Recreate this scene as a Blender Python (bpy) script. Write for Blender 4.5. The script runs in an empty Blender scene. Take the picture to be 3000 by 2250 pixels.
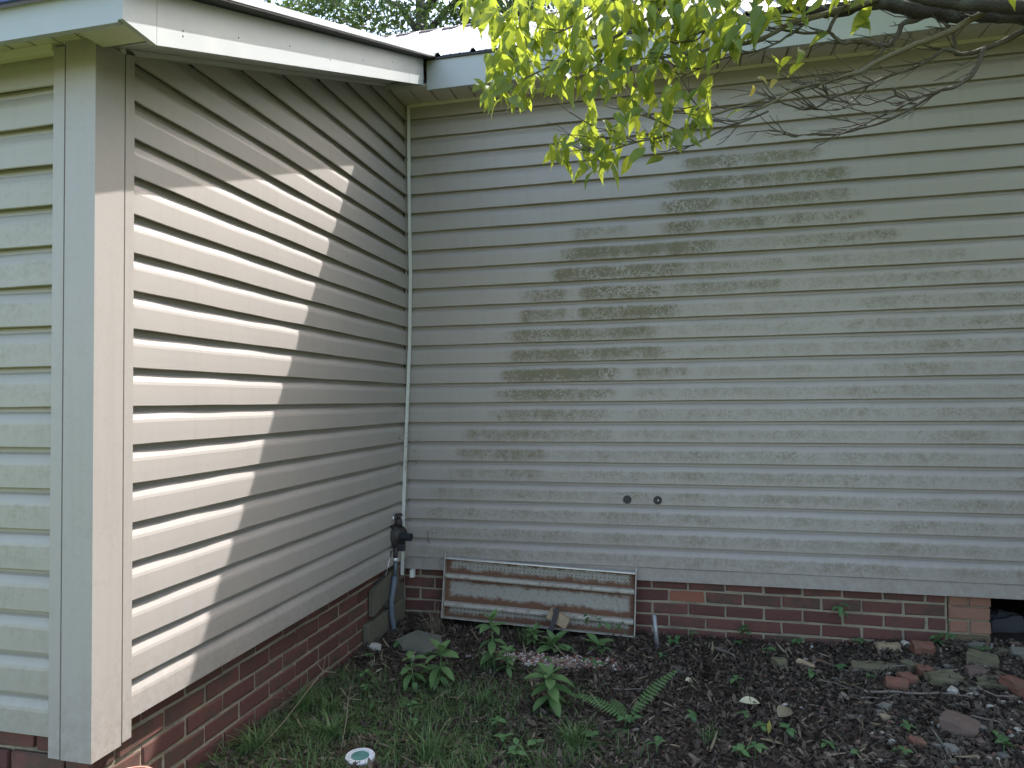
import bpy, bmesh, math, random
import numpy as np
from mathutils import Vector, Matrix, Euler
random.seed(7); rng = np.random.default_rng(7)
sc = bpy.context.scene
col = sc.collection
K = 0.127          # one siding exposure (5 inch) in metres; layout below is written in these units
Z0 = 3.1           # z = -3.1 units is the soil level
def W(p): return Vector((p[0]*K, p[1]*K, (p[2]+Z0)*K))

# ------------------------------------------------------------------ camera
cam = bpy.data.cameras.new('camera'); cam.sensor_width = 36.0; cam.lens = 36*1994.84/3000
cam.clip_start = 0.05; cam.clip_end = 2000
cam_ob = bpy.data.objects.new('camera', cam); col.objects.link(cam_ob)
yaw, pitch, roll = -.2335, .0259, -.0092
fw = Vector((math.sin(yaw)*math.cos(pitch), math.cos(yaw)*math.cos(pitch), math.sin(pitch)))
rt = Vector((math.cos(yaw), -math.sin(yaw), 0)); up = rt.cross(fw)
r2 = rt*math.cos(roll)+up*math.sin(roll); u2 = -rt*math.sin(roll)+up*math.cos(roll)
mw = Matrix((r2, u2, -fw)).transposed().to_4x4(); mw.translation = W((13.7558, -33.6344, 8.0309))
cam_ob.matrix_world = mw
sc.camera = cam_ob
# ------------------------------------------------------------------ sky, sun, exposure
SUN = Vector((1, 1.32, 2.31)).normalized()
world = bpy.data.worlds.new('World'); sc.world = world; world.use_nodes = True
wn = world.node_tree; bg = wn.nodes['Background']
sky = wn.nodes.new('ShaderNodeTexSky'); sky.sky_type = 'NISHITA'; sky.sun_disc = False
sky.sun_elevation = math.asin(SUN.z); sky.sun_rotation = math.atan2(SUN.x, SUN.y)
sky.air_density = 1.0; sky.dust_density = 2.5; sky.ozone_density = 0.3
wb = wn.nodes.new('ShaderNodeMix'); wb.data_type = 'RGBA'; wb.blend_type = 'MULTIPLY'; wb.inputs[0].default_value = 1.0
wb.inputs[7].default_value = (1.0, .955, .905, 1)          # the phone's warm white balance
wn.links.new(sky.outputs[0], wb.inputs[6]); wn.links.new(wb.outputs[2], bg.inputs[0]); bg.inputs[1].default_value = 0.15
sun = bpy.data.lights.new('sun', 'SUN'); sun.energy = 2.0; sun.angle = math.radians(.53); sun.color = (1, .975, .965)
sun_ob = bpy.data.objects.new('sun', sun); col.objects.link(sun_ob)
sun_ob.rotation_euler = SUN.to_track_quat('Z', 'Y').to_euler(); sun_ob.location = (8, 8, 20)
sc.view_settings.view_transform = 'Standard'; sc.view_settings.look = 'None'
sc.view_settings.exposure = 2.1; sc.view_settings.gamma = 1.0
sc.cycles.max_bounces = 7; sc.cycles.diffuse_bounces = 4; sc.cycles.glossy_bounces = 2; sc.cycles.transmission_bounces = 4; sc.cycles.caustics_reflective = False; sc.cycles.caustics_refractive = False

# ------------------------------------------------------------------ materials
class NT:
    def __init__(s, name):
        s.m = bpy.data.materials.new(name); s.m.use_nodes = True; s.t = s.m.node_tree
        s.b = s.t.nodes['Principled BSDF']; s.out = s.t.nodes['Material Output']
    def n(s, typ, inp=None, **kw):
        nd = s.t.nodes.new('ShaderNode'+typ)
        for k, v in kw.items(): setattr(nd, k, v)
        for k, v in (inp or {}).items(): s.set(nd.inputs[k], v)
        return nd
    def set(s, sock, v):
        if hasattr(v, 'is_output'): s.t.links.new(v, sock)
        elif isinstance(v, tuple) and len(v) == 3 and sock.type == 'RGBA': sock.default_value = (*v, 1)
        else: sock.default_value = v
    def math(s, op, a, b=0.0, c=0.0, clamp=False):
        nd = s.t.nodes.new('ShaderNodeMath'); nd.operation = op; nd.use_clamp = clamp
        s.set(nd.inputs[0], a); s.set(nd.inputs[1], b); s.set(nd.inputs[2], c); return nd.outputs[0]
    def mix(s, f, a, b, mode='MIX'):
        nd = s.t.nodes.new('ShaderNodeMix'); nd.data_type = 'RGBA'; nd.blend_type = mode
        s.set(nd.inputs[0], f); s.set(nd.inputs[6], a); s.set(nd.inputs[7], b); return nd.outputs[2]
    def noise(s, vec, scale, detail=4, rough=.55, dist=0.0):
        nd = s.n('TexNoise', {'Scale': scale, 'Detail': detail, 'Roughness': rough, 'Distortion': dist})
        if vec is not None: s.set(nd.inputs['Vector'], vec)
        return nd.outputs[0]
    def vor(s, vec, scale, feature='F1'):
        nd = s.n('TexVoronoi', {'Scale': scale}, feature=feature)
        if vec is not None: s.set(nd.inputs['Vector'], vec)
        return nd
    def ramp(s, f, stops):
        nd = s.t.nodes.new('ShaderNodeValToRGB'); s.set(nd.inputs[0], f); e = nd.color_ramp.elements
        while len(e) < len(stops): e.new(.5)
        for i, (p, c) in enumerate(stops):
            e[i].position = p; e[i].color = (*c, 1) if len(c) == 3 else c
        return nd.outputs[0]
    def map(s, vec, scale=(1,1,1), loc=None):
        nd = s.n('Mapping', {'Vector': vec, 'Scale': scale})
        if loc is not None: s.set(nd.inputs['Location'], loc)
        return nd.outputs[0]
    def bump(s, h, strength=.3, dist=.005, normal=None):
        nd = s.n('Bump', {'Height': h, 'Strength': strength, 'Distance': dist})
        if normal is not None: s.set(nd.inputs['Normal'], normal)
        return nd.outputs[0]
    def pos(s): return s.n('NewGeometry').outputs['Position']
    def obj(s): return s.n('TexCoord').outputs['Object']
    def rnd(s): return s.n('ObjectInfo').outputs['Random']
    def isl(s): return s.n('NewGeometry').outputs['Random Per Island']
    def objr(s):   # object coordinates shifted per object so that copies differ
        r = s.math('MULTIPLY', s.rnd(), 37.0)
        nd = s.n('VectorMath', operation='ADD'); s.set(nd.inputs[0], s.obj())
        cb = s.n('CombineXYZ', {0: r, 1: r, 2: r}); s.set(nd.inputs[1], cb.outputs[0]); return nd.outputs[0]
    def fin(s, colr, rough=.6, normal=None, spec=.5, metal=0.0):
        s.set(s.b.inputs['Base Color'], colr); s.set(s.b.inputs['Roughness'], rough)
        s.set(s.b.inputs['Specular IOR Level'], spec); s.set(s.b.inputs['Metallic'], metal)
        if normal is not None: s.set(s.b.inputs['Normal'], normal)
        return s.m

MAT = {}
def mk_siding(name, base, trails=True, green=0.0):
    s = NT(name); P = s.pos()
    a = s.n('Attribute', attribute_name='mildew').outputs['Fac']
    a = s.math('MULTIPLY', a, s.math('MULTIPLY_ADD', s.noise(s.map(P, (1, 1, .35)), 4.5, 3, .6), 1.0, .5))
    fine = s.noise(P, 75, 3, .75); mid = s.noise(P, 20, 2, .6); big = s.noise(P, 3.0, 2)
    nz = s.math('ADD', s.math('MULTIPLY', fine, .62), s.math('MULTIPLY', mid, .38))
    nz = s.math('SUBTRACT', nz, .5)
    m = s.math('MULTIPLY_ADD', nz, 2.7, s.math('MULTIPLY_ADD', a, 1.35, -.22))
    m = s.math('MULTIPLY', s.math('MULTIPLY', m, 1.1, clamp=True), s.math('MULTIPLY', a, 1.9, clamp=True))
    if trails:
        t1 = s.noise(P, 15, 2, .5, 2.0); l1 = s.math('ABSOLUTE', s.math('SUBTRACT', t1, .5))
        l1 = s.math('LESS_THAN', l1, .028)
        t2 = s.noise(P, 9, 1, .5, 2.6); l2 = s.math('LESS_THAN', s.math('ABSOLUTE', s.math('SUBTRACT', t2, .47)), .024)
        zone = s.math('MULTIPLY_ADD', s.noise(P, 4.0, 2), 6.0, -2.5, clamp=True)
        ln = s.math('MULTIPLY', s.math('MAXIMUM', l1, l2), zone)
        v = s.vor(P, 30); dots = s.math('LESS_THAN', v.outputs['Distance'], s.math('MULTIPLY', s.noise(P, 7, 1), .36))
        clean = s.math('MAXIMUM', ln, s.math('MULTIPLY', dots, .8))
        m = s.math('MULTIPLY', m, s.math('MULTIPLY_ADD', clean, -.82, 1.0))
    # embossed grain
    gr = s.noise(s.map(P, (5, 5, 260)), 3.0, 3, .6)
    b0 = s.mix(s.math('MULTIPLY_ADD', big, .5, -.1, clamp=True), base, tuple(c*.93 for c in base))
    olive = s.mix(s.noise(P, 2.2, 2), (.135, .118, .066), (.175, .155, .085))
    c = s.mix(s.math('MULTIPLY', m, .85), b0, olive)
    # specks of dirt
    sp = s.math('LESS_THAN', s.vor(P, 55).outputs['Distance'], .055)
    sp = s.math('MULTIPLY', sp, s.math('GREATER_THAN', s.noise(P, 6, 2), .60))
    c = s.mix(s.math('MULTIPLY', sp, .4), c, (.06, .05, .04))
    zc = s.n('SeparateXYZ', {0: P}).outputs[2]
    spl = s.math('MULTIPLY', s.math('MULTIPLY_ADD', zc, -3.6, 2.3, clamp=True), s.math('MULTIPLY_ADD', s.noise(P, 35, 3, .75), 2.2, -.75, clamp=True))
    c = s.mix(s.math('MULTIPLY', spl, .5), c, (.17, .135, .10))
    stk = s.math('MULTIPLY_ADD', s.noise(s.map(P, (26, 26, 1.2)), 1.0, 3, .6), 2.4, -1.25, clamp=True)
    c = s.mix(s.math('MULTIPLY', stk, .22), c, (.20, .18, .14))
    nb = s.bump(gr, .18, .0012)
    return s.fin(c, s.math('MULTIPLY_ADD', m, .3, .42), nb, .45)
SID = (.374, .342, .310)
MAT['siding'] = mk_siding('vinyl_siding', SID)
MAT['siding_front'] = mk_siding('vinyl_siding_algae_film', (.345, .322, .268), trails=False)
MAT['siding_side'] = mk_siding('vinyl_siding_side', SID, trails=False)

def simple(name, base, rough=.6, var=.12, scale=20, bump=.2, bdist=.002, metal=0.0, dirt=None, spec=.5, object_space=True):
    s = NT(name); P = s.objr() if object_space else s.pos()
    n1 = s.noise(P, scale, 5, .6)
    c = s.mix(n1, tuple(max(0, x*(1-var)) for x in base), tuple(x*(1+var) for x in base))
    if dirt:
        d = s.math('MULTIPLY', s.math('SUBTRACT', s.noise(P, scale*.35, 4, .65), .5), 5, clamp=True)
        c = s.mix(s.math('MULTIPLY', d, dirt[1]), c, dirt[0])
    nb = s.bump(s.noise(P, scale*4, 4, .6), bump, bdist)
    MAT[name] = s.fin(c, rough, nb, spec, metal); return MAT[name]
simple('white_paint', (.385, .405, .40), .45, .03, 6, .05, dirt=((.55, .56, .50), .35), object_space=False)
simple('cream_trim', (.70, .67, .52), .5, .04, 9, .05)
simple('white_strip', (.72, .73, .68), .5, .05, 9, .05, dirt=((.45, .44, .36), .5))
simple('soffit_taupe', (.56, .52, .455), .5, .05, 9, .04)
simple('soffit_light', (.56, .55, .53), .5, .05, 9, .04)
simple('soffit_cream', (.62, .60, .47), .5, .05, 9, .04)
simple('sheathing', (.06, .06, .06), .9)
simple('dark_trim', (.035, .03, .03), .5)
simple('roof_metal', (.30, .30, .31), .45, .04, 4, .02, metal=.35)
simple('roof_brown', (.17, .12, .10), .45)
simple('mortar', (.30, .26, .185), .9, .3, 14, 1.0, .010, dirt=((.11, .10, .07), .65), object_space=False)
simple('old_wood', (.125, .112, .08), .85, .25, 18, .6, .003, dirt=((.07, .08, .05), .7))
simple('split_wood', (.36, .27, .17), .8, .2, 30, .6, .003, dirt=((.15, .11, .07), .6))
simple('dark_wood', (.105, .09, .07), .85, .3, 25, .7, .003)
simple('concrete', (.155, .152, .12), .9, .15, 22, .7, .003, dirt=((.09, .10, .06), .6))
simple('black_plastic', (.02, .022, .028), .42, .2, 12, .1)
simple('iron', (.028, .023, .022), .55, .4, 20, .4)
simple('cable', (.018, .018, .02), .5, .2, 12, .1)
simple('conduit', (.10, .125, .15), .5, .15, 12, .2)
simple('bright_metal', (.72, .73, .74), .3, .08, 20, .1, metal=.5)
simple('galvanised', (.30, .31, .32), .45, .2, 25, .2, metal=.5)
simple('terracotta', (.42, .20, .15), .8, .15, 15, .3)
simple('pot_rim', (.72, .68, .52), .5, .1, 15, .2)
simple('cap_white', (.72, .76, .80), .4, .06, 20, .1, dirt=((.35, .36, .33), .35))
simple('cap_teal', (.10, .26, .23), .5, .15, 30, .2, dirt=((.05, .10, .08), .5))
simple('rubble_red', (.185, .085, .058), .9, .3, 30, .8, .004, dirt=((.10, .085, .05), .65))
simple('rubble_olive', (.145, .13, .08), .9, .25, 30, .8, .004, dirt=((.065, .07, .035), .7))
simple('rubble_tan', (.34, .26, .17), .9, .2, 30, .6, .003, dirt=((.2, .15, .09), .5))
simple('rubble_mauve', (.135, .094, .074), .9, .2, 30, .6, .003, dirt=((.1, .08, .07), .5))
simple('stone_grey', (.17, .165, .14), .9, .3, 30, .6, .003, dirt=((.07, .075, .045), .6))
simple('quartz', (.42, .395, .34), .6, .15, 30, .5, .003, dirt=((.3, .26, .2), .5))
simple('slate_blue', (.06, .062, .068), .9, .2, 20, .5, .003)
simple('bark_thin', (.085, .07, .05), .9, .35, 40, .8, .002, dirt=((.16, .165, .13), .6))
simple('bark_olive', (.135, .115, .065), .9, .3, 40, .7, .002, dirt=((.20, .20, .16), .5))
simple('bark_dark', (.055, .048, .042), .95, .4, 25, 1.0, .008, dirt=((.17, .18, .15), .5))
simple('twig', (.16, .135, .11), .9, .3, 30, .5, .002)
simple('web', (.30, .29, .27), .9)

def mk_brick(name, c1, c2, moss):
    s = NT(name); P = s.objr(); r = s.rnd()
    b = s.mix(r, c1, c2)
    b = s.mix(s.math('MULTIPLY', s.noise(P, 45, 5, .7), .6), b, tuple(x*.55 for x in c1))
    d = s.math('MULTIPLY', s.math('SUBTRACT', s.noise(P, 9, 4, .65), s.math('MULTIPLY_ADD', r, -.25, .62)), 5, clamp=True)
    b = s.mix(s.math('MULTIPLY', d, moss), b, (.062, .058, .042))
    sp = s.math('LESS_THAN', s.vor(P, 70).outputs['Distance'], .10)
    b = s.mix(s.math('MULTIPLY', sp, .25), b, (.35, .3, .25))
    nb = s.bump(s.noise(P, 120, 5, .7), .5, .002)
    MAT[name] = s.fin(b, .88, nb, .3)
mk_brick('brick', (.115, .052, .044), (.195, .085, .068), .7)
mk_brick('brick_bright', (.30, .115, .075), (.31, .13, .085), .2)
mk_brick('brick_pier', (.30, .155, .105), (.34, .19, .135), .25)
mk_brick('brick_mossy', (.15, .12, .07), (.17, .135, .08), .5)

def mk_rust():
    s = NT('rusty_shelf_metal'); P = s.obj()
    z = s.n('SeparateXYZ', {0: P}).outputs; x, zz = z[0], z[2]
    wob = s.math('MULTIPLY', s.math('SUBTRACT', s.noise(P, 9, 4, .65), .5), .09)
    zn = s.math('ADD', zz, wob)
    def band(c, w):   # 1 near c
        return s.math('SUBTRACT', 1.0, s.math('DIVIDE', s.math('ABSOLUTE', s.math('SUBTRACT', zn, c)), w), clamp=True)
    R = s.math('MAXIMUM', band(.300, .062), band(.118, .05)); R = s.math('MAXIMUM', R, band(.0, .05)); R = s.math('MAXIMUM', R, band(.42, .02))
    xe = s.math('SUBTRACT', s.math('ABSOLUTE', x), .555); R = s.math('MAXIMUM', R, s.math('MULTIPLY', xe, 18, clamp=True))
    R = s.math('MULTIPLY', s.math('ADD', R, s.math('MULTIPLY', s.math('SUBTRACT', s.noise(P, 40, 5, .7), .5), .9)), 2.1, clamp=True)
    patch = s.math('MULTIPLY', s.math('SUBTRACT', s.noise(P, 5, 4, .7), .60), 6, clamp=True)
    R = s.math('MAXIMUM', R, s.math('MULTIPLY', patch, .7))
    pan = s.mix(s.noise(P, 60, 5, .7), (.28, .265, .225), (.40, .385, .335))
    pan = s.mix(s.math('MULTIPLY', s.math('GREATER_THAN', s.noise(P, 90, 3, .6), .62), .5), pan, (.14, .14, .13))
    rust = s.mix(s.noise(P, 70, 4, .7), (.085, .042, .026), (.20, .098, .056))
    c = s.mix(R, pan, rust)
    # peg holes: two rows near the top, two near the bottom, flat print on the pan
    gx = s.math('SUBTRACT', s.math('FRACT', s.math('MULTIPLY', x, 1/.0254)), .5)
    gz = s.math('SUBTRACT', s.math('FRACT', s.math('MULTIPLY', zz, 1/.0254)), .5)
    d = s.math('SQRT', s.math('ADD', s.math('MULTIPLY', gx, gx), s.math('MULTIPLY', gz, gz)))
    hole = s.math('LESS_THAN', d, .15)
    rows = s.math('MAXIMUM', s.math('MULTIPLY', s.math('GREATER_THAN', zz, .343), s.math('LESS_THAN', zz, .394)), s.math('MULTIPLY', s.math('GREATER_THAN', zz, .030), s.math('LESS_THAN', zz, .0795)))
    hole = s.math('MULTIPLY', hole, rows)
    c = s.mix(hole, c, (.006, .005, .005))
    MAT['rust'] = s.fin(c, .75, s.bump(s.noise(P, 150, 4, .7), .3, .001), .4)
    s = NT('shelf_white_enamel'); P = s.objr()
    n = s.math('MULTIPLY', s.math('SUBTRACT', s.noise(P, 22, 5, .7), .52), 5, clamp=True)
    c = s.mix(n, (.38, .36, .31), (.16, .095, .055))
    MAT['enamel'] = s.fin(c, .5)
mk_rust()

def mk_leaf(name, dark, light, trans, veins=0.0, rough=.5, tmix=.45, island=False):
    s = NT(name); r = s.isl() if island else s.rnd()
    c = s.mix(r, dark, light)
    g = s.n('TexCoord').outputs['Generated']
    nb = None
    if veins:
        x, y, _ = s.n('SeparateXYZ', {0: g}).outputs[:3]
        ay = s.math('ABSOLUTE', s.math('SUBTRACT', y, .5))
        w = s.math('SINE', s.math('MULTIPLY', s.math('SUBTRACT', s.math('MULTIPLY', x, 10), s.math('MULTIPLY', ay, 9)), 6.283))
        mid = s.math('LESS_THAN', ay, .03)
        v = s.math('MAXIMUM', s.math('MULTIPLY', s.math('GREATER_THAN', w, .6), .5), mid)
        c = s.mix(s.math('MULTIPLY', v, veins), c, tuple(min(1, q*1.5+.02) for q in light))
        nb = s.bump(w, .35, .001)
    n = s.noise(s.obj(), 60, 3)
    c = s.mix(s.math('MULTIPLY', n, .35), c, tuple(q*.6 for q in dark))
    s.fin(c, rough, nb, .4)
    tr = s.n('BsdfTranslucent', {'Color': s.mix(.35, trans, c)})
    mx = s.n('MixShader', {0: tmix, 1: s.b.outputs[0], 2: tr.outputs[0]})
    s.t.links.new(mx.outputs[0], s.out.inputs[0]); MAT[name] = s.m
mk_leaf('dogwood_leaf', (.075, .14, .035), (.15, .235, .06), (.62, .70, .05), .5, tmix=.55)
mk_leaf('yellow_leaf', (.36, .30, .06), (.48, .42, .12), (.6, .5, .1), .2)
mk_leaf('pale_leaf', (.62, .58, .38), (.68, .64, .44), (.5, .45, .25), .1, tmix=.15)
mk_leaf('weed_leaf', (.115, .215, .07), (.17, .29, .11), (.12, .25, .04), .15, tmix=.25)
mk_leaf('seedling_leaf', (.07, .165, .06), (.13, .25, .09), (.12, .25, .04), .1, tmix=.25)
mk_leaf('fern_leaf', (.085, .18, .06), (.14, .25, .09), (.13, .25, .05), 0, tmix=.25, island=True)
mk_leaf('grass_blade', (.065, .135, .045), (.17, .26, .095), (.12, .22, .04), 0, tmix=.25, island=True)
mk_leaf('dry_grass', (.17, .14, .09), (.34, .29, .19), (.3, .25, .15), 0, tmix=.2, island=True)
mk_leaf('far_leaf', (.035, .065, .025), (.085, .13, .045), (.16, .26, .05), 0, tmix=.35, island=True)

def mk_litter(name, stops, rough=.85):
    s = NT(name); r = s.isl()
    c = s.ramp(r, stops); c = s.mix(s.math('MULTIPLY', s.noise(s.pos(), 200, 3), .5), c, (.02, .016, .014))
    MAT[name] = s.fin(c, rough, None, .3)
mk_litter('litter', [(0, (.030, .023, .018)), (.35, (.062, .047, .036)), (.7, (.105, .080, .060)), (.93, (.16, .125, .092)), (1, (.26, .215, .16))])
mk_litter('pebble', [(0, (.06, .055, .04)), (.4, (.12, .105, .08)), (.7, (.17, .145, .11)), (.8, (.20, .10, .07)), (.9, (.30, .25, .18)), (1, (.55, .52, .46))])
mk_litter('gravel', [(0, (.20, .085, .065)), (.3, (.32, .17, .13)), (.55, (.42, .28, .22)), (.75, (.55, .48, .42)), (1, (.68, .66, .62))])

def mk_ground():
    s = NT('soil'); P = s.pos()
    n = s.noise(P, 14, 6, .7); f = s.noise(P, 90, 5, .7)
    c = s.mix(n, (.030, .022, .018), (.070, .052, .040))
    c = s.mix(s.math('MULTIPLY', f, .5), c, (.11, .085, .062))
    x, y, z = s.n('SeparateXYZ', {0: P}).outputs[:3]
    # moss and thin grass on the near left, lawn further out behind the viewer
    ml = s.math('MULTIPLY', s.math('SUBTRACT', s.noise(P, 5.5, 4, .6), .50), 7, clamp=True)
    near = s.math('MULTIPLY', s.math('MULTIPLY_ADD', y, -2.2, -1.2, clamp=True), s.math('MULTIPLY_ADD', x, -1.6, 2.9, clamp=True))
    c = s.mix(s.math('MULTIPLY', s.math('MULTIPLY', ml, near), .8), c, (.045, .085, .018))
    lawn = s.math('MULTIPLY_ADD', y, -1.0, -2.4, clamp=True)
    c = s.mix(lawn, c, s.mix(s.noise(P, 8, 5), (.085, .11, .035), (.14, .165, .06)))
    far = s.math('MULTIPLY_ADD', y, .5, -2.2, clamp=True)
    c = s.mix(far, c, (.06, .09, .03))
    MAT['soil'] = s.fin(c, .95, s.bump(s.math('ADD', n, f), .9, .012), .2)
mk_ground()

# ------------------------------------------------------------------ mesh helpers
WL = {}
def link(o, parent, loc):
    col.objects.link(o); WL[o.name] = loc.copy()
    if parent is not None: o.parent = parent; o.location = loc-WL[parent.name]
    else: o.location = loc
    return o
def empty(name, p): return link(bpy.data.objects.new(name, None), None, W(p))
def tag(o, label=None, cat=None, group=None, kind=None):
    if label: o['label'] = label
    if cat: o['category'] = cat
    if group: o['group'] = group
    if kind: o['kind'] = kind
    return o
class MB:
    def __init__(s): s.v = []; s.f = []; s.a = []
    def add(s, vs, fs):
        b = len(s.v); s.v += [tuple(p) for p in vs]; s.f += [tuple(i+b for i in f) for f in fs]; return s
    def box(s, x0, x1, y0, y1, z0, z1):
        return s.add([(x0,y0,z0),(x1,y0,z0),(x1,y1,z0),(x0,y1,z0),(x0,y0,z1),(x1,y0,z1),(x1,y1,z1),(x0,y1,z1)],
            [(0,3,2,1),(4,5,6,7),(0,1,5,4),(1,2,6,5),(2,3,7,6),(3,0,4,7)])
    def hexa(s, b, t):      # bottom quad, top quad (same winding, counter-clockwise seen from above)
        return s.add(list(b)+list(t), [(0,3,2,1),(4,5,6,7),(0,1,5,4),(1,2,6,5),(2,3,7,6),(3,0,4,7)])
    def tube(s, pts, rad, n=8, cap=True, jit=0.0):
        pts = [Vector(p) for p in pts]; m = len(pts); vs = []; fs = []
        rad = rad if isinstance(rad, (list, tuple)) else [rad]*m
        up_ = None
        for i, p in enumerate(pts):
            d = (pts[min(i+1, m-1)]-pts[max(i-1, 0)]).normalized()
            if up_ is None: up_ = d.orthogonal().normalized()
            up_ = (up_-d*up_.dot(d)).normalized(); sd = d.cross(up_)
            for k in range(n):
                a = 2*math.pi*k/n; r = rad[i]*(1+random.uniform(-jit, jit))
                vs.append(p+up_*math.cos(a)*r+sd*math.sin(a)*r)
        for i in range(m-1):
            for k in range(n):
                fs.append((i*n+k, i*n+(k+1) % n, (i+1)*n+(k+1) % n, (i+1)*n+k))
        if cap: fs += [tuple(reversed(range(n))), tuple(range((m-1)*n, m*n))]
        return s.add(vs, fs)
    def lathe(s, c, axis, prof, n=24):   # prof: list of (distance along axis, radius)
        axis = Vector(axis).normalized(); a1 = axis.orthogonal().normalized(); a2 = axis.cross(a1); c = Vector(c)
        vs = []; fs = []
        for (h, r) in prof:
            for k in range(n):
                a = 2*math.pi*k/n; vs.append(c+axis*h+a1*math.cos(a)*r+a2*math.sin(a)*r)
        for i in range(len(prof)-1):
            for k in range(n): fs.append((i*n+k, i*n+(k+1) % n, (i+1)*n+(k+1) % n, (i+1)*n+k))
        fs += [tuple(reversed(range(n))), tuple(range((len(prof)-1)*n, len(prof)*n))]
        return s.add(vs, fs)
    def mesh(s, name, mat, origin, smooth=False):
        me = bpy.data.meshes.new(name)
        me.from_pydata([((v[0]-origin[0])*K, (v[1]-origin[1])*K, (v[2]-origin[2])*K) for v in s.v], [], s.f)
        me.materials.append(MAT[mat] if isinstance(mat, str) else mat)
        if smooth: me.polygons.foreach_set('use_smooth', [True]*len(me.polygons))
        me.update(); return me
    def build(s, name, mat, parent=None, origin=None, smooth=False, fixn=False, bevel=0.0):
        if origin is None:
            a = np.array(s.v); lo = a.min(0); hi = a.max(0); origin = ((lo[0]+hi[0])/2, (lo[1]+hi[1])/2, lo[2])
        me = s.mesh(name, mat, origin, smooth)
        if fixn or bevel:
            bm = bmesh.new(); bm.from_mesh(me); bmesh.ops.recalc_face_normals(bm, faces=bm.faces)
            if bevel: bmesh.ops.bevel(bm, geom=bm.edges[:], offset=bevel*K, segments=2, affect='EDGES', profile=.6)
            bm.to_mesh(me); bm.free()
        return link(bpy.data.objects.new(name, me), parent, W(origin))
def inst(name, me, p, parent=None, rot=None, scale=1.0):
    o = bpy.data.objects.new(name, me); link(o, parent, W(p))
    if rot is not None: o.rotation_euler = rot if not isinstance(rot, Matrix) else rot.to_euler()
    o.scale = (scale,)*3 if not isinstance(scale, tuple) else scale
    return o
def fast_mesh(name, verts, faces_flat, npf, mat):
    me = bpy.data.meshes.new(name); nf = len(faces_flat)//npf
    me.vertices.add(len(verts)); me.vertices.foreach_set('co', np.asarray(verts, np.float32).ravel())
    me.loops.add(len(faces_flat)); me.loops.foreach_set('vertex_index', np.asarray(faces_flat, np.int32))
    me.polygons.add(nf); me.polygons.foreach_set('loop_start', np.arange(0, nf*npf, npf, dtype=np.int32))
    me.materials.append(MAT[mat]); me.update(calc_edges=True); me.validate(); return me
def WN(a): a = np.asarray(a, float); return np.stack([a[..., 0]*K, a[..., 1]*K, (a[..., 2]+Z0)*K], -1)
def sstep(a, b, x): t = min(1, max(0, (x-a)/(b-a))); return t*t*(3-2*t)

# ------------------------------------------------------------------ ground
def gz(x, y):
    z = -3.12
    z += .42*sstep(20, 27, x)*sstep(-9, -1, y)
    z -= .16*sstep(-4, 0, y)*(1-sstep(18, 22, x))*sstep(0, 3, x)
    z += .28*sstep(-9, -15, y)*(1-sstep(0, 6, x))
    if -3 < x < 34 and -20 < y < 6:
        z += .045*math.sin(x*1.3+y*.7)*math.sin(y*1.1-x*.4)+.03*math.sin(x*2.9+1)*math.sin(y*2.3+x)
    return z
def grid_axis(lo, hi, step, far):
    a = list(np.arange(lo, hi+1e-6, step)); d = step; x = hi
    while x < far: d *= 1.6; x += d; a.append(x)
    d = step; x = lo
    while x > -far: d *= 1.6; x -= d; a.insert(0, x)
    return a
gx = grid_axis(-2, 33, .35, 900); gy = grid_axis(-18, 8, .35, 900)
vs = [(x, y, gz(x, y)) for y in gy for x in gx]; nx = len(gx)
fs = []
for j in range(len(gy)-1):
    for i in range(nx-1):
        a = j*nx+i; fs += [a, a+1, a+1+nx, a+nx]
me = fast_mesh('ground', WN(vs), fs, 4, 'soil'); me.polygons.foreach_set('use_smooth', [True]*len(me.polygons))
ground = bpy.data.objects.new('ground', me); link(ground, None, Vector((0, 0, 0)))
tag(ground, kind='structure')

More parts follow.
